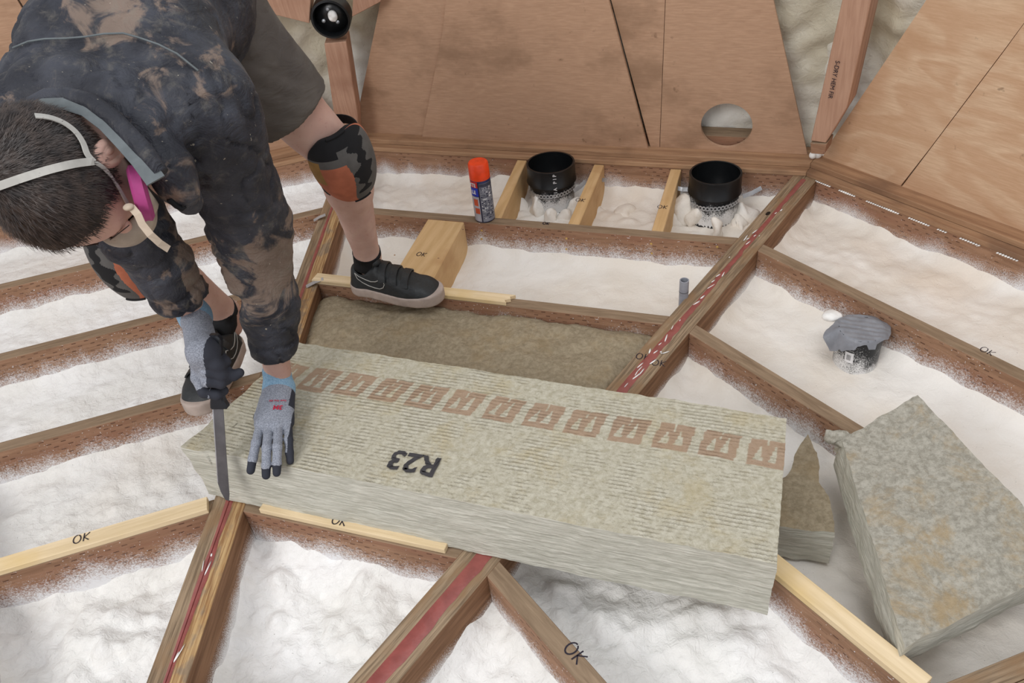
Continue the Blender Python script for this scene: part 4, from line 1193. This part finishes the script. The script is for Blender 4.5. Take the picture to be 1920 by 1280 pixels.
# ------------------------------------------------ jacket
cufL = Lelb+(Lwr-Lelb)*.80; cufR = Relb+(Rwr-Relb)*.74
hoodpts_px = [((-60, 270), 1.19, .040), ((10, 222), 1.21, .046), ((80, 182), 1.23, .050), ((150, 172), 1.22, .052), ((220, 200), 1.21, .050), ((275, 255), 1.20, .042), ((318, 318), 1.19, .032), ((345, 365), 1.20, .018)]
hoodP = [dep(p, k) for p, k, r_ in hoodpts_px]; hoodR = [r_ for p, k, r_ in hoodpts_px]
BackTop = nA((-.60, 1.50, .955)); hem = Pel+nA((.0, .03, -.01))
def jacketsdf(P):
    d = cone(P, Lsh+nA((-.02, .03, .0)), Rsh+nA((.02, .02, .0)), .098, .092)
    d = smin(d, cone(P, nA((-.55, 1.42, .90)), nA((-.635, 1.42, .91)), .125, .112), .08)
    d = smin(d, cone(P, nA((-.53, 1.60, .91)), nA((-.64, 1.62, .93)), .130, .115), .07)
    d = smin(d, cone(P, nA((-.545, 1.74, .90)), nA((-.655, 1.76, .92)), .130, .118), .06)
    for a, b, c, r0, r1, r2 in ((Lsh, Lelb, cufL,   .080, .072, .045), (Rsh, Relb, cufR, .076, .060, .048)):
        d = smin(d, cone(P, a, b, r0, r1), .03); m_ = b+(c-b)*.55
        d = smin(d, cone(P, b, m_, r1, r1*.86), .03); d = smin(d, cone(P, m_, c, r1*.86, r2), .02)
        # neckline and cuff opening
    d = smin(d, chainsdf(P, hoodP, hoodR, .02), .035)
    d = smin(d, cone(P, dep((330, 350), 1.22), dep((352, 378), 1.26), .03, .02), .03)
    d = smax(d, -(headsdf(P)-.012), .012)
    for a, c in ((Lelb, cufL), (Relb, cufR)):
        ax = (c-a)/np.linalg.norm(c-a); q = (P-c.astype(np.float32))@ax.astype(np.float32)
        nearm = np.linalg.norm(P-c.astype(np.float32), axis=-1) < .12
        d = np.where(nearm, smax(d, q-.008, .006), d)
        d = smax(d, -cone(P, c-ax*.012, c+ax*.08, .034, .036), .003)
    return d
armaxes = [(Lsh, Lelb), (Lelb, cufL), (Rsh, Relb), (Relb, cufR)]
def jdisp(V):
    nf = noisev(V, 6, 1, 2); nf2 = noisev(V*nA((1.6, .8, 1.)), 11, 7, 2)
    d = .006*nf+.0035*noisev(V, 18, 4)-.006*np.exp(-(nf2/.06)**2)*np.clip(nf*2+.6, 0, 1)
    for a, b in armaxes:
        L_ = np.linalg.norm(b-a); ax = (b-a)/L_; t = (V-a)@ax; r_ = np.linalg.norm(V-a-t[:, None]*ax, axis=1)
        m_ = np.clip(1-np.abs(t/L_-.5)*1.6, 0, 1)*(r_ < .11)
        ph = t*85+3.5*perlin(V, 8, 3); d += m_*.0065*np.abs(np.sin(ph))**.6*np.clip(perlin(V, 7, 9)*2+.45, 0, 1)
    for e in (Lelb, Relb, Lsh):
        q = np.linalg.norm(V-e, axis=1); d -= .009*np.exp(-(q/.07)**2)*np.abs(np.sin((V@nA((30, 45, 70)))+2*perlin(V, 9)))
    for c, a in ((cufL, Lelb), (cufR, Relb)):
        ax = (c-a)/np.linalg.norm(c-a); t = (V-c)@ax; rr_ = np.linalg.norm(V-c, axis=1) < .09
        d += rr_*(.0035*(t > -.028)*(t < .02)-.004*np.exp(-((t+.033)/.004)**2))
    # back yoke seam and hood creases
    return d
def jmud(V):
    m_ = np.zeros(len(V))
    t = (V-Lsh)@((cufL-Lsh)/np.linalg.norm(cufL-Lsh)); L_ = np.linalg.norm(cufL-Lsh)
    onL = np.linalg.norm(V-Lsh-t[:, None]*((cufL-Lsh)/np.linalg.norm(cufL-Lsh)), axis=1) < .12
    m_ += onL*(.62*np.exp(-((t/L_-.60)/.17)**2)-.25*(t/L_ > .86))
    m_ += .40*np.exp(-(np.linalg.norm(V-march((270, 45), jacketsdf, .8, 2), axis=1)/.11)**2)
    m_ += .35*np.exp(-(np.linalg.norm(V-march((230, 20), jacketsdf, .8, 2), axis=1)/.08)**2)
    m_ += .18*np.exp(-(np.linalg.norm(V-cufR, axis=1)/.10)**2)
    return m_
jacket = sdfmesh('jacket', jacketsdf, (-1.00, .93, .20), (-.26, 2.0, 1.14), .0065, M['jacket'], person, jdisp, {'mud': jmud}, 2)
tag(jacket, 'dark navy work jacket spattered with mud')
# piping on the back yoke
def onj(p): X = march(p, jacketsdf, .8, 2.2); return X, gradn(X, jacketsdf, .01)
ys = [(32, 96), (60, 84), (90, 79), (130, 79), (165, 76), (200, 69), (235, 68), (262, 76), (300, 90), (335, 108), (372, 138)]
pp = [onj(p) for p in ys]; tube('back_piping', [tuple(X+N*.0075) for X, N in pp], .0016, M['lining'], jacket, 6)
# grey collar lining: curved band standing round the nape
colpx = [((48, 205), 1.13), ((80, 194), 1.125), ((120, 194), 1.12), ((160, 205), 1.115), ((198, 232), 1.11), ((232, 266), 1.105), ((262, 298), 1.10), ((292, 338), 1.10)]
cp = [dep(p, k) for p, k in colpx]; nrs = [tuple((O-x)/np.linalg.norm(O-x)+.15*UP) for x in cp]
ribbon('collar_lining', [tuple(x) for x in cp], [.008, .014, .017, .020, .022, .024, .026, .027], nrs, M['lining'], jacket, .004)
colO = [dep((p[0]+9, p[1]-13), k+.012) for p, k in colpx]
tube('collar_roll', [tuple(x) for x in colO], [.008, .012, .013, .014, .014, .014, .014, .012], M['jacket'], jacket, 12)
# hem cord loop and hood toggle
tube('drawcord', [tuple(dep(p, k)) for p, k in (((430, 2), 1.52), ((444, 20), 1.52), ((458, 38), 1.53), ((466, 44), 1.53), ((464, 36), 1.53), ((450, 14), 1.52), ((438, -6), 1.52))], .0016, M['black'], jacket, 6)
tube('hood_tab', [tuple(dep(p, k)) for p, k in (((318, 372), 1.19), ((332, 386), 1.2), ((342, 392), 1.2), ((349, 388), 1.2))], [.006, .005, .0035, .0015], M['black'], jacket, 8)

# ------------------------------------------------ shorts
hemL = Lhip+(Lknee-Lhip)*.64; hemR = Rhip+(Rknee-Rhip)*.7
def shortssdf(P):
    d = cone(P, Lhip+nA((0, .03, .03)), Rhip+nA((.03, .03, .02)), .112, .105)
    d = smin(d, cone(P, Lhip, hemL, .120, .092), .05); d = smin(d, cone(P, Rhip, hemR, .12, .095), .05)
    for hp_, hm_ in ((Lhip, hemL), (Rhip, hemR)):
        ax = (hm_-hp_)/np.linalg.norm(hm_-hp_); q = (P-hm_.astype(np.float32))@ax.astype(np.float32)
        nr_ = np.linalg.norm(P-hm_.astype(np.float32), axis=-1) < .17
        d = np.where(nr_, smax(d, q, .004), d); d = smax(d, -cone(P, hm_-ax*.03, hm_+ax*.1, .076, .084), .004)
    return d
def sdisp(V):
    ax = (hemL-Lhip)/np.linalg.norm(hemL-Lhip); t = (V-Lhip)@ax
    return .005*noisev(V, 7, 2)+.004*np.abs(np.sin(V@nA((40, 10, 52))+2.5*perlin(V, 6)))*np.clip(1-t*3, .1, 1)
sh_ = sdfmesh('shorts', shortssdf, (-1.02, 1.40, .48), (-.26, 2.05, 1.10), .0065, M['shorts'], person, sdisp, None, 2)
tag(sh_, 'grey-brown knee length shorts')
# draped back corner of the trouser leg
# ------------------------------------------------ knee pads
def kneepad(kn, hipj, ank, face, side):
    ax = (ank-hipj); ax = ax/np.linalg.norm(ax); z = -ax
    f = face-z*(face@z); f /= np.linalg.norm(f); x = np.cross(f, z)
    Rk = np.stack([x, f, z], 1); V, zone_ = [], []
    nu, nv = 110, 90; W_, Hh = .070, .098
    def pt(u, v, off=0.):
        a_ = (u-.5)*2*1.45; vv_ = (v-.5)*2
        r_ = (.064+.014*(1-vv_**2)+off)*(1-.06*vv_*(-1))
        rad = r_*(1-.12*abs(vv_)**3); wsc = math.sqrt(max(0, 1-abs(vv_)**3.2))*.72+.28
        return nA((math.sin(a_*wsc)*rad, math.cos(a_*wsc)*rad+.008*(1-vv_**2), vv_*Hh))
    for j in range(nv+1):
        for i in range(nu+1): V.append(tuple(kn+Rk@pt(i/nu, j/nv)))
    nb = len(V)
    for j in range(nv+1):
        for i in range(nu+1): V.append(tuple(kn+Rk@pt(i/nu, j/nv, -.012)))
    Fo, mi_ = [], []; w_ = nu+1
    for j in range(nv):
        for i in range(nu):
            u, v_ = (i+.5)/nu, (j+.5)/nv; mm = 0
            uu = u if side > 0 else 1-u
            if uu < .40+.12*math.sin(v_*3.14)-.05 and v_ < .68: mm = 1
            if uu < .16 and .42 < v_ < .76: mm = 2
            if v_ > .86 or (v_ > .78 and uu < .4): mm = 3
            cx_ = .62+.16*(v_-.5); wv_ = .085+.04*math.sin(v_*17)+.03*math.sin(v_*41)
            if abs(uu-cx_) < wv_ and .16 < v_ < .86: mm = 3
            if uu > .965: mm = 1
            Fo.append((j*w_+i, (j+1)*w_+i, (j+1)*w_+i+1, j*w_+i+1)); mi_.append(mm)
            Fo.append((nb+j*w_+i, nb+j*w_+i+1, nb+(j+1)*w_+i+1, nb+(j+1)*w_+i)); mi_.append(3)
    for i in range(nu):
        Fo.append((i, i+1, nb+i+1, nb+i)); mi_.append(3); q = nv*w_; Fo.append((q+i, nb+q+i, nb+q+i+1, q+i+1)); mi_.append(3)
    for j in range(nv):
        Fo.append((j*w_, nb+j*w_, nb+(j+1)*w_, (j+1)*w_)); mi_.append(3); Fo.append((j*w_+nu, (j+1)*w_+nu, nb+(j+1)*w_+nu, nb+j*w_+nu)); mi_.append(3)
    o = mesh('knee_pad', V, Fo, [M['pad_grey'], M['pad_orange'], M['pad_tan'], M['black']], person, None, True, None, mi_)
    tube('edge_binding', [tuple(kn+Rk@pt(u, 0.0, .001)) for u in np.linspace(0, 1, 20)], .003, M['black'], o, 6)
    tube('edge_binding', [tuple(kn+Rk@pt(u, 1.0, .001)) for u in np.linspace(0, 1, 20)], .003, M['black'], o, 6)
    for zz in (-.055, .05):
        ribbon('pad_strap', [tuple(kn+Rk@nA((math.sin(a_)*.070, math.cos(a_)*.070-.004, zz))) for a_ in np.linspace(1.2, 5.08, 24)], .026,
               [tuple(Rk@nA((math.sin(a_), math.cos(a_), 0))) for a_ in np.linspace(1.2, 5.08, 24)], M['black'], o, .002)
    return o
kp = kneepad(Lknee+nA((.004, -.006, .0)), Lhip+nA((.08, .03, 0)), Lank+nA((0, 0, -.0)), nA((.42, -.9, .10)), -1)
tag(kp, 'grey and orange knee pad on the leg in front')
kp2 = kneepad(Rknee, Rhip, Rank, nA((-.1, -1, .1)), 1)
tag(kp2, 'knee pad partly hidden behind the raised arm')

# ------------------------------------------------ socks and shoes
def shoe(heel, toe, zb, name_label, hidden=False, tilt=0.):
    fwd = toe-heel; fwd[2] = 0; L_ = .285; fwd = fwd/np.linalg.norm(fwd); lat = np.cross(fwd, nA((0, 0, 1)))   # right side of the shoe
    upv = nA((0, 0, 1))*math.cos(tilt)+fwd*math.sin(tilt) if tilt else nA((0, 0, 1)); fw2 = fwd*math.cos(tilt)-nA((0, 0, 1))*math.sin(tilt) if tilt else fwd
    base = nA((toe[0], toe[1], zb))-fw2*L_
    RS = np.stack([fw2, -lat, upv], 1)   # x forward, y left, z up
    W = lambda x, y, z: base+RS@nA((x, y, z))
    root = empty('shoe', tuple(base)); root.parent = person; off = Matrix.Translation(-Vector(base))
    def S(fn, lo, hi, h, nm, m, **kw):
        lo, n, P = grid3(lo, hi, h); V, Q = surfnet(fn(P), lo, h); V = relax(V, Q, 2); V = V@RS.T
        return mesh(nm, V, Q, m, root, None, True)
    def outline(x):   # half width of the sole along the shoe
        return .030+.016*np.clip(np.sin(np.clip(x/.285, 0, 1)*math.pi*.95+.05), 0, 1)+.006*np.exp(-((x-.20)/.05)**2)
    def plan(P, g=0.):
        x = P[..., 0]; c = .004*np.sin(x/.285*6.28); d = np.abs(P[..., 1]-c)-(outline(x)+g)
        ends = np.maximum(-x-.0-g+.002, x-.285-g)
        r1 = np.sqrt((x-.04)**2+P[..., 1]**2)-(.038+g); r2 = np.sqrt((x-.235)**2/1.15+P[..., 1]**2)-(.0475+g)
        m_ = np.maximum(d, np.maximum(.04-x, x-.235)); return smin(np.minimum(r1, r2), m_, .012)
    sole = S(lambda P: smax(smax(plan(P, .003), P[..., 2]-(.030+.006*np.clip((P[..., 0]-.2)/.08, 0, 1)), .004), -P[..., 2], .004), (-.02, -.07, -.01), (.31, .07, .05), .0035, 'sole', M['sole'])
    def upper(P):
        x, y, z = P[..., 0], P[..., 1], P[..., 2]
        top = np.where(x < .10, .098-.012*np.sin(np.clip(x, 0, .1)/.1*3.14), .092-(x-.10)*.30); top = np.where(x > .21, .059-(x-.21)**2*5.5, top)
        inset = -.002-.45*np.clip(z-.035, 0, 1)*.5
        d = smax(plan(P, 0)-inset*-1*0-(-np.clip(z-.03, 0, .1)*.22), z-top, .022)
        d = smax(d, .02-z, .003)
        return smax(d, -cone(P, nA((.055, 0, .08)), nA((.06, 0, .14)), .027, .034), .004)
    up_ = S(upper, (-.02, -.07, .0), (.31, .07, .12), .0035, 'upper', M['leather'])
    # velcro straps
    for i, x0 in enumerate((.118, .152, .186)):
        zt = .094-(x0-.10)*.28
        pts, nn_ = [], []
        for t_ in np.linspace(-1.25, 1.25, 15):
            y = math.sin(t_)*(.043-.02*(x0 < .13)*0); z = .040+(zt-.040+.004)*math.cos(t_)**.7 if abs(t_) < 1.5 else .04
            pts.append(tuple(RS@nA((x0-.012*math.sin(t_), y, z)))); nn_.append(tuple(RS@nA((0, math.sin(t_), math.cos(t_)+.2))))
        ribbon('velcro_strap', [tuple(nA(q)+nA(m__)/np.linalg.norm(m__)*.0045) for q, m__ in zip(pts, nn_)], .021, nn_, M['leather'], root, .004)
    # tongue
    tube('tongue', [tuple(RS@nA((x, 0, z))) for x, z in ((.088, .088), (.094, .104), (.090, .116))], [.016, .017, .008], M['leather'], root, 12)
    # swoosh outlines on both sides
    for sd in (-1, 1):
        def sp_(x, z):
            y = .030; 
            for _ in range(1):
                ys_ = np.linspace(.0, .07, 141); Pq = np.stack([np.full(141, x), sd*ys_, np.full(141, z)], -1).astype(np.float32); f = upper(Pq); k = np.where(f < 0)[0]
                if len(k): y = ys_[k[-1]]
            return nA((x, sd*(y+.0016), z))
        o1 = [(.036, .074), (.045, .060), (.060, .049), (.080, .043), (.100, .041), (.118, .042), (.130, .048), (.135, .058), (.131, .068), (.124, .071), (.116, .066), (.104, .060), (.088, .057), (.070, .059), (.050, .067), (.036, .074)]
        tube('side_logo', [tuple(RS@sp_(x, z)) for x, z in o1], .0013, M['strap'], root, 6)
    return root, RS, base
shL, RSl, bL = shoe(nA((-.44, 1.955, 0)), nA((-.178, 1.832, 0)), .0145, '')
shL['label'] = 'black leather shoe with three velcro straps on the pale strip'
shR, RSr, bR = shoe(nA((-.745, 1.77, 0)), nA((-.785, 1.478, 0)), .012, '', tilt=0.)
shR['label'] = 'black shoe standing behind the knife hand'
for ank, kn_, bs, RS_ in ((Lank, Lknee, bL, RSl), (Rank, Rknee, bR, RSr)):
    ax = (kn_-ank)/np.linalg.norm(kn_-ank); lowp = bs+RS_@nA((.055, 0, .07))
    so = tube('sock', [tuple(lowp), tuple(lowp*.5+(ank+ax*.0)*.5), tuple(ank+ax*.012), tuple(ank+ax*.022)], [.031, .036, .0395, .0395], M['black'], person, 24)
    n_ = nA((.6, -.75, 0)); c = ank+ax*-.005+n_*.04
    for q in range(3): ribbon('sock_logo', [tuple(c+nA((0, 0, -.006+.005*q))+nA((.78, .6, 0))*(-.008+.003*q)), tuple(c+nA((0, 0, -.002+.005*q))+nA((.78, .6, 0))*.006)], .0025, tuple(n_), M['strap'], so, .0006)

# ------------------------------------------------ left hand in glove pressing on the batt
def glovemesh(nm, fn, lo, hi, zone, h=.0019):
    return sdfmesh(nm, fn, lo, hi, h, M['glove'], person, lambda V: .0006*perlin(V, 60), {'zone': zone}, 1)
ZB = BH
LW = gz((522, 716), ZB+.045); LK = {  # knuckles and finger joints (pixel, height above the batt)
 'i': [((489, 794), .036), ((480, 830), .034), ((474, 860), .022), ((470, 882), .008)],
 'm': [((504, 798), .038), ((500, 840), .036), ((499, 872), .022), ((499, 891), .004)],
 'r': [((522, 798), .037), ((520, 838), .036), ((519, 868), .021), ((519, 886), .005)],
 'p': [((540, 792), .032), ((541, 824), .030), ((543, 848), .018), ((544, 864), .008)]}
LF = {k: [gz(p, ZB+z) for p, z in v] for k, v in LK.items()}
thumb = [gz((500, 750), ZB+.028), gz((488, 782), ZB+.018), gz((492, 812), ZB+.011), gz((498, 836), ZB+.009)]
def lglove(P):
    d = cone(P, LW+(Lelb-LW)/np.linalg.norm(Lelb-LW)*.03, LW, .030, .0300)
    for k, r_ in (('i', .0140), ('m', .0145), ('r', .0140), ('p', .0130)):
        base_ = LW+(LF[k][0]-LW)*.18+(LF[k][0]-LF['m'][0])*.25
        d = smin(d, cone(P, base_, LF[k][0], .022, r_), .014)
    f_ = None
    for k, r_ in (('i', (.0100, .0095, .0090, .0082)), ('m', (.0100, .0096, .0091, .0084)), ('r', (.0098, .0094, .0089, .0082)), ('p', (.0092, .0087, .0082, .0076))):
        q = chainsdf(P, LF[k], r_, .004); f_ = q if f_ is None else smin(f_, q, .0006)
    d = smin(d, f_, .004)
    d = smin(d, chainsdf(P, thumb, (.016, .013, .0115, .0100), .006), .008)
    return d
tipsL = [(LF[k][i], 1) for k in LF for i in (2, 3)]
hdir = (LF['m'][0]-LW)/np.linalg.norm(LF['m'][0]-LW)
def zoneL(V):
    t = (V-LW)@hdir; z = np.where(t < .034, -1., 0.)
    for k in LF:
        a_, b_ = LF[k][2], LF[k][3]; L_ = np.linalg.norm(b_-a_); tt_ = (V-a_)@((b_-a_)/L_); r_ = np.linalg.norm(V-a_-np.clip(tt_, 0, 1)[:, None]*((b_-a_)/L_), axis=1)
        z = np.where((np.linalg.norm(V-b_, axis=1) < .019), 1., z)
    # palm side and outer edge carry the dark coating
    ls_ = RT-hdir*(RT@hdir); ls_ /= np.linalg.norm(ls_); side_ = (V-LW)@ls_; z = np.where((side_ > np.where(t < .085, .036, .046)) & (t > .036), 1., z)
    nearT = np.min([np.linalg.norm(V-q, axis=1) for q in thumb[1:]], axis=0); z = np.where(nearT < .0145, 1., z)
    low = V[:, 2] < ZB+.016; z = np.where(low & (t > .02), 1., z); return z
allL = np.array([x for v in LF.values() for x in v]+[LW, LW+nA((0, 0, .05))]+thumb)
gl = glovemesh('glove', lglove, allL.min(0)-.035, allL.max(0)+.035, zoneL)
tag(gl, 'grey knit glove with blue cuff spread flat on the batt')
def ong(p, fn, k0, k1): X = march(p, fn, k0, k1); return X, gradn(X, fn, .003)
X, N = ong((521, 764), lglove, 1.4, 1.9); X2, _ = ong((521, 752), lglove, 1.4, 1.9)
text('glove_mark', '3M', .0155, plain('red_print', (178, 52, 74), .7), gl, frame(X+N*.0016, -RT, N), bold=.0005)
text('glove_mark', 'Super Grip 200', .0058, bpy.data.materials['red_print'], gl, frame(X2+N*.0022, -RT, N), bold=.0001)
bm = bmesh.new(); blob(bm, Vector(gz((469, 884), ZB+.008)), .0055, 1, .8, .5); bmobj('foam_smear', bm, M['white'], gl, None, True)
# right hand in glove round the knife handle
KJ = gz((410, 766), .275); KT = gz((421, 938), .078)                 # blade root and tip
kd = (KJ-KT)/np.linalg.norm(KJ-KT); KH = KJ+kd*.125                    # top of the handle
RWp = Rwr
palm0 = RWp+(dep((372, 640), 1.55)-RWp)*.5
hk = KJ+kd*.065
side = np.cross(kd, FW); side /= np.linalg.norm(side)                  # to image side
if side@RT < 0: side = -side
bk = np.cross(side, kd); bk /= np.linalg.norm(bk)
if bk@FW > 0: bk = -bk                                                 # towards the viewer
def hk_(s_, b_, k_): return KJ+side*s_+bk*b_+kd*(k_+.030)
kn_ = [hk_(-.026, .020, .088-.020*i) for i in range(4)]
RF = [[hk_(-.020, .012, z), hk_(-.006, .030, z-.014), hk_(.016, .022, z-.020), hk_(.020, .002, z-.020), hk_(.006, -.014, z-.016)] for z in (.036, .056, .075, .093)]
RF[0] = [hk_(-.034, .006, .070), hk_(-.032, .016, .040), hk_(-.016, .026, .016), hk_(.006, .020, .010), hk_(.014, .004, .012)]
thR = [hk_(-.004, .020, .10), hk_(.010, .026, .075), hk_(.018, .020, .052), hk_(.034, .004, .046), hk_(.044, -.002, .050)]
def rglove(P):
    m_ = hk_(-.016, .016, .095)
    d = cone(P, RWp-(RWp-Relb)/np.linalg.norm(RWp-Relb)*.018, RWp, .0290, .0290)
    d = smin(d, cone(P, RWp, m_, .028, .030), .02)
    d = smin(d, cone(P, m_, hk_(-.024, .004, .055), .026, .019), .018)
    f_ = None
    for i, q in enumerate(RF):
        c = chainsdf(P, q, (.0115, .0112, .0105, .0100, .0092), .004); f_ = c if f_ is None else smin(f_, c, .0016)
    d = smin(d, f_, .006); d = smin(d, chainsdf(P, thR, (.014, .0125, .011, .0102, .0095), .005), .006)
    return d
allR = np.array([x for v in RF for x in v]+[RWp, RWp+(Relb-RWp)*.12, hk_(-.016, .016, .095)]+thR)
ax_r = (hk_(-.016, .016, .095)-RWp); ax_r /= np.linalg.norm(ax_r)
def zoneR(V):
    t = (V-RWp)@ax_r; z = np.where(t < .030, -1., 0.)
    s_ = (V-KJ)@side; b_ = (V-KJ)@bk
    dist = np.min([np.linalg.norm(V-x, axis=1) for q in RF for x in q[2:]]+[np.linalg.norm(V-x, axis=1) for x in thR[2:]], axis=0)
    z = np.where((dist < .0135) & (t > .03), 1., z)
    s2 = (V-RWp)@RT; z = np.where((s2 > .014) & (t > .032) & (s_ > -.004), 1., z); return z
gr = glovemesh('glove', rglove, allR.min(0)-.035, allR.max(0)+.035, zoneR)
tag(gr, 'grey and black glove gripping the knife handle')

# ------------------------------------------------ respirator
mkc = hp(.012, -.108, -.050)
def masksdf(P):
    d = ell(P, hp(0, -.100, -.050), (.042, .036, .052), HR); d = smin(d, ell(P, hp(.034, -.088, -.05), (.022, .024, .024), HR), .015)
    d = smin(d, ell(P, hp(-.034, -.088, -.05), (.022, .024, .024), HR), .015)
    return smax(d, -(headsdf(P)-.0005), .002)
mk = sdfmesh('respirator', masksdf, mkc-.1, mkc+.1, .004, M['mask'], person, lambda V: .001*perlin(V, 50), None, 2)
tag(mk, 'half face respirator with pale straps and magenta filters')
def pan(c, nrm_, r_, th_, m, nm, par):
    q = Vector(nrm_).to_track_quat('Z', 'Y').to_matrix().to_4x4()
    o = lathe(nm, [(.001, -th_/2), (r_*.86, -th_/2), (r_, -th_*.30), (r_*.97, 0), (r_, th_*.30), (r_*.86, th_/2), (.001, th_/2)], m, par, Matrix.Translation(Vector(c)) @ q, 40); sharp(o, 60); return o
fc = dep((264, 362), 1.15); fn_ = .97*VR+.16*VU+.10*VD
pan(fc, fn_, .041, .021, M['pink'], 'filter', mk)
fc2 = hp(-.080, -.07, -.10); pan(fc2, -E_h+.4*F_, .043, .022, M['pink'], 'filter', mk)
tube('filter_arm', [tuple(hp(.035, -.10, -.05)), tuple((hp(.05, -.11, -.055)+fc)/2), tuple(fc)], .012, M['mask'], mk, 12)
def strapon(pxs, w_, nm, off=.006, m='strap', th=.0016):
    pts, nn_ = [], []
    fine_ = []
    for i in range(len(pxs)-1):
        for t_ in np.linspace(0, 1, 5)[:-1]: fine_.append((pxs[i][0]*(1-t_)+pxs[i+1][0]*t_, pxs[i][1]*(1-t_)+pxs[i+1][1]*t_))
    fine_.append(pxs[-1])
    hf_ = lambda P: np.minimum(headsdf(P)-off, ell(P, hp(0, .014, .036), (.0795+off, .1015+off, .0885+off), HR))
    for p in fine_:
        X = march(p, hf_, .85, 1.35); pts.append(X); nn_.append(gradn(X, hf_, .006))
    for _ in range(3):
        pts = [pts[0]]+[(pts[i-1]+2*pts[i]+pts[i+1])/4 for i in range(1, len(pts)-1)]+[pts[-1]]
    return ribbon(nm, [tuple(x) for x in pts], w_, [tuple(x) for x in nn_], M[m], mk, th)
strapon([(-22, 356), (0, 348), (40, 334), (90, 318), (140, 306), (176, 302)], .0105, 'head_strap', .012)
strapon([(176, 303), (163, 288), (158, 268), (143, 245), (120, 228), (92, 218), (66, 216)], .0085, 'head_strap', .012)
strapon([(174, 302), (192, 312), (210, 330), (224, 352), (238, 378), (246, 392)], .0055, 'head_strap', .006)
bm = bmesh.new(); blob(bm, Vector(march((170, 299), headsdf, .85, 1.35, .009)), .0085, 1.1, 1.0, .35)
# hanging webbing
wp = [((246, 388), 1.11), ((258, 402), 1.11), ((266, 420), 1.115), ((282, 440), 1.12), ((300, 456), 1.13), ((317, 467), 1.14)]
ribbon('hanging_strap', [tuple(dep(p, k)) for p, k in wp], .0105, tuple(-FW*.8+UP*.4-RT*.2), M['beige'], mk, .0015); bm.free()
bm = bmesh.new(); blob(bm, Vector(dep((241, 388), 1.11)), .0075, 1, 1, .6); bmobj('strap_buckle', bm, M['beige'], mk, None, True)

# ================================================================== KNIFE
kfr = frame(KJ, side, -FW+kd*(FW@kd)); K = empty('knife', mat=kfr)      # local x = across blade, y = along
tag(K, 'long insulation knife with black handle held upright against the batt edge', 'knife')
bpy.context.view_layer.update(); ki = kfr.inverted()
yd = ki.to_3x3() @ Vector(kd); sgn = 1 if yd.y > 0 else -1
LB = float(np.linalg.norm(KJ-KT)); w0 = .0115
out_ = [(-w0, .0), (-w0, -LB*.80), (-w0*.55, -LB*.90), (w0*.15, -LB*.985), (w0*.8, -LB), (w0*.95, -LB*.93), (w0*.85, -LB*.5), (w0*.8, 0)]
bm = prism_bm([(x, y*sgn) for x, y in out_], -.001, .001, 0); bmobj('blade', bm, M['blade'], K)
ed = bmobj('cutting_edge', prism_bm([(x, y*sgn) for x, y in [(-w0-.0006, 0), (-w0-.0006, -LB*.80), (-w0*.9, -LB*.80), (-w0+.0012, -.0)]], -.0004, .0012, 0), M['edge'], K)
hs = [(-.014, 0), (.021, .004), (.020, .010), (.013, .022), (.011, .045), (.013, .105), (.015, .150), (.006, .158), (-.010, .156), (-.013, .12), (-.011, .06), (-.012, .03), (-.014, .012)]
bmobj('handle', prism_bm([(x, y*sgn) for x, y in hs], -.009, .009, .003), plain('knife_handle', (26, 28, 34), .4, .4), K, None, False)
for yy in (.030, .12):
    lathe('rivet', [(.0003, .0098), (.0026, .0096), (.003, .009), (.003, .0)], M['label'], K, Matrix.Translation((.003, yy*sgn, 0)), 16)
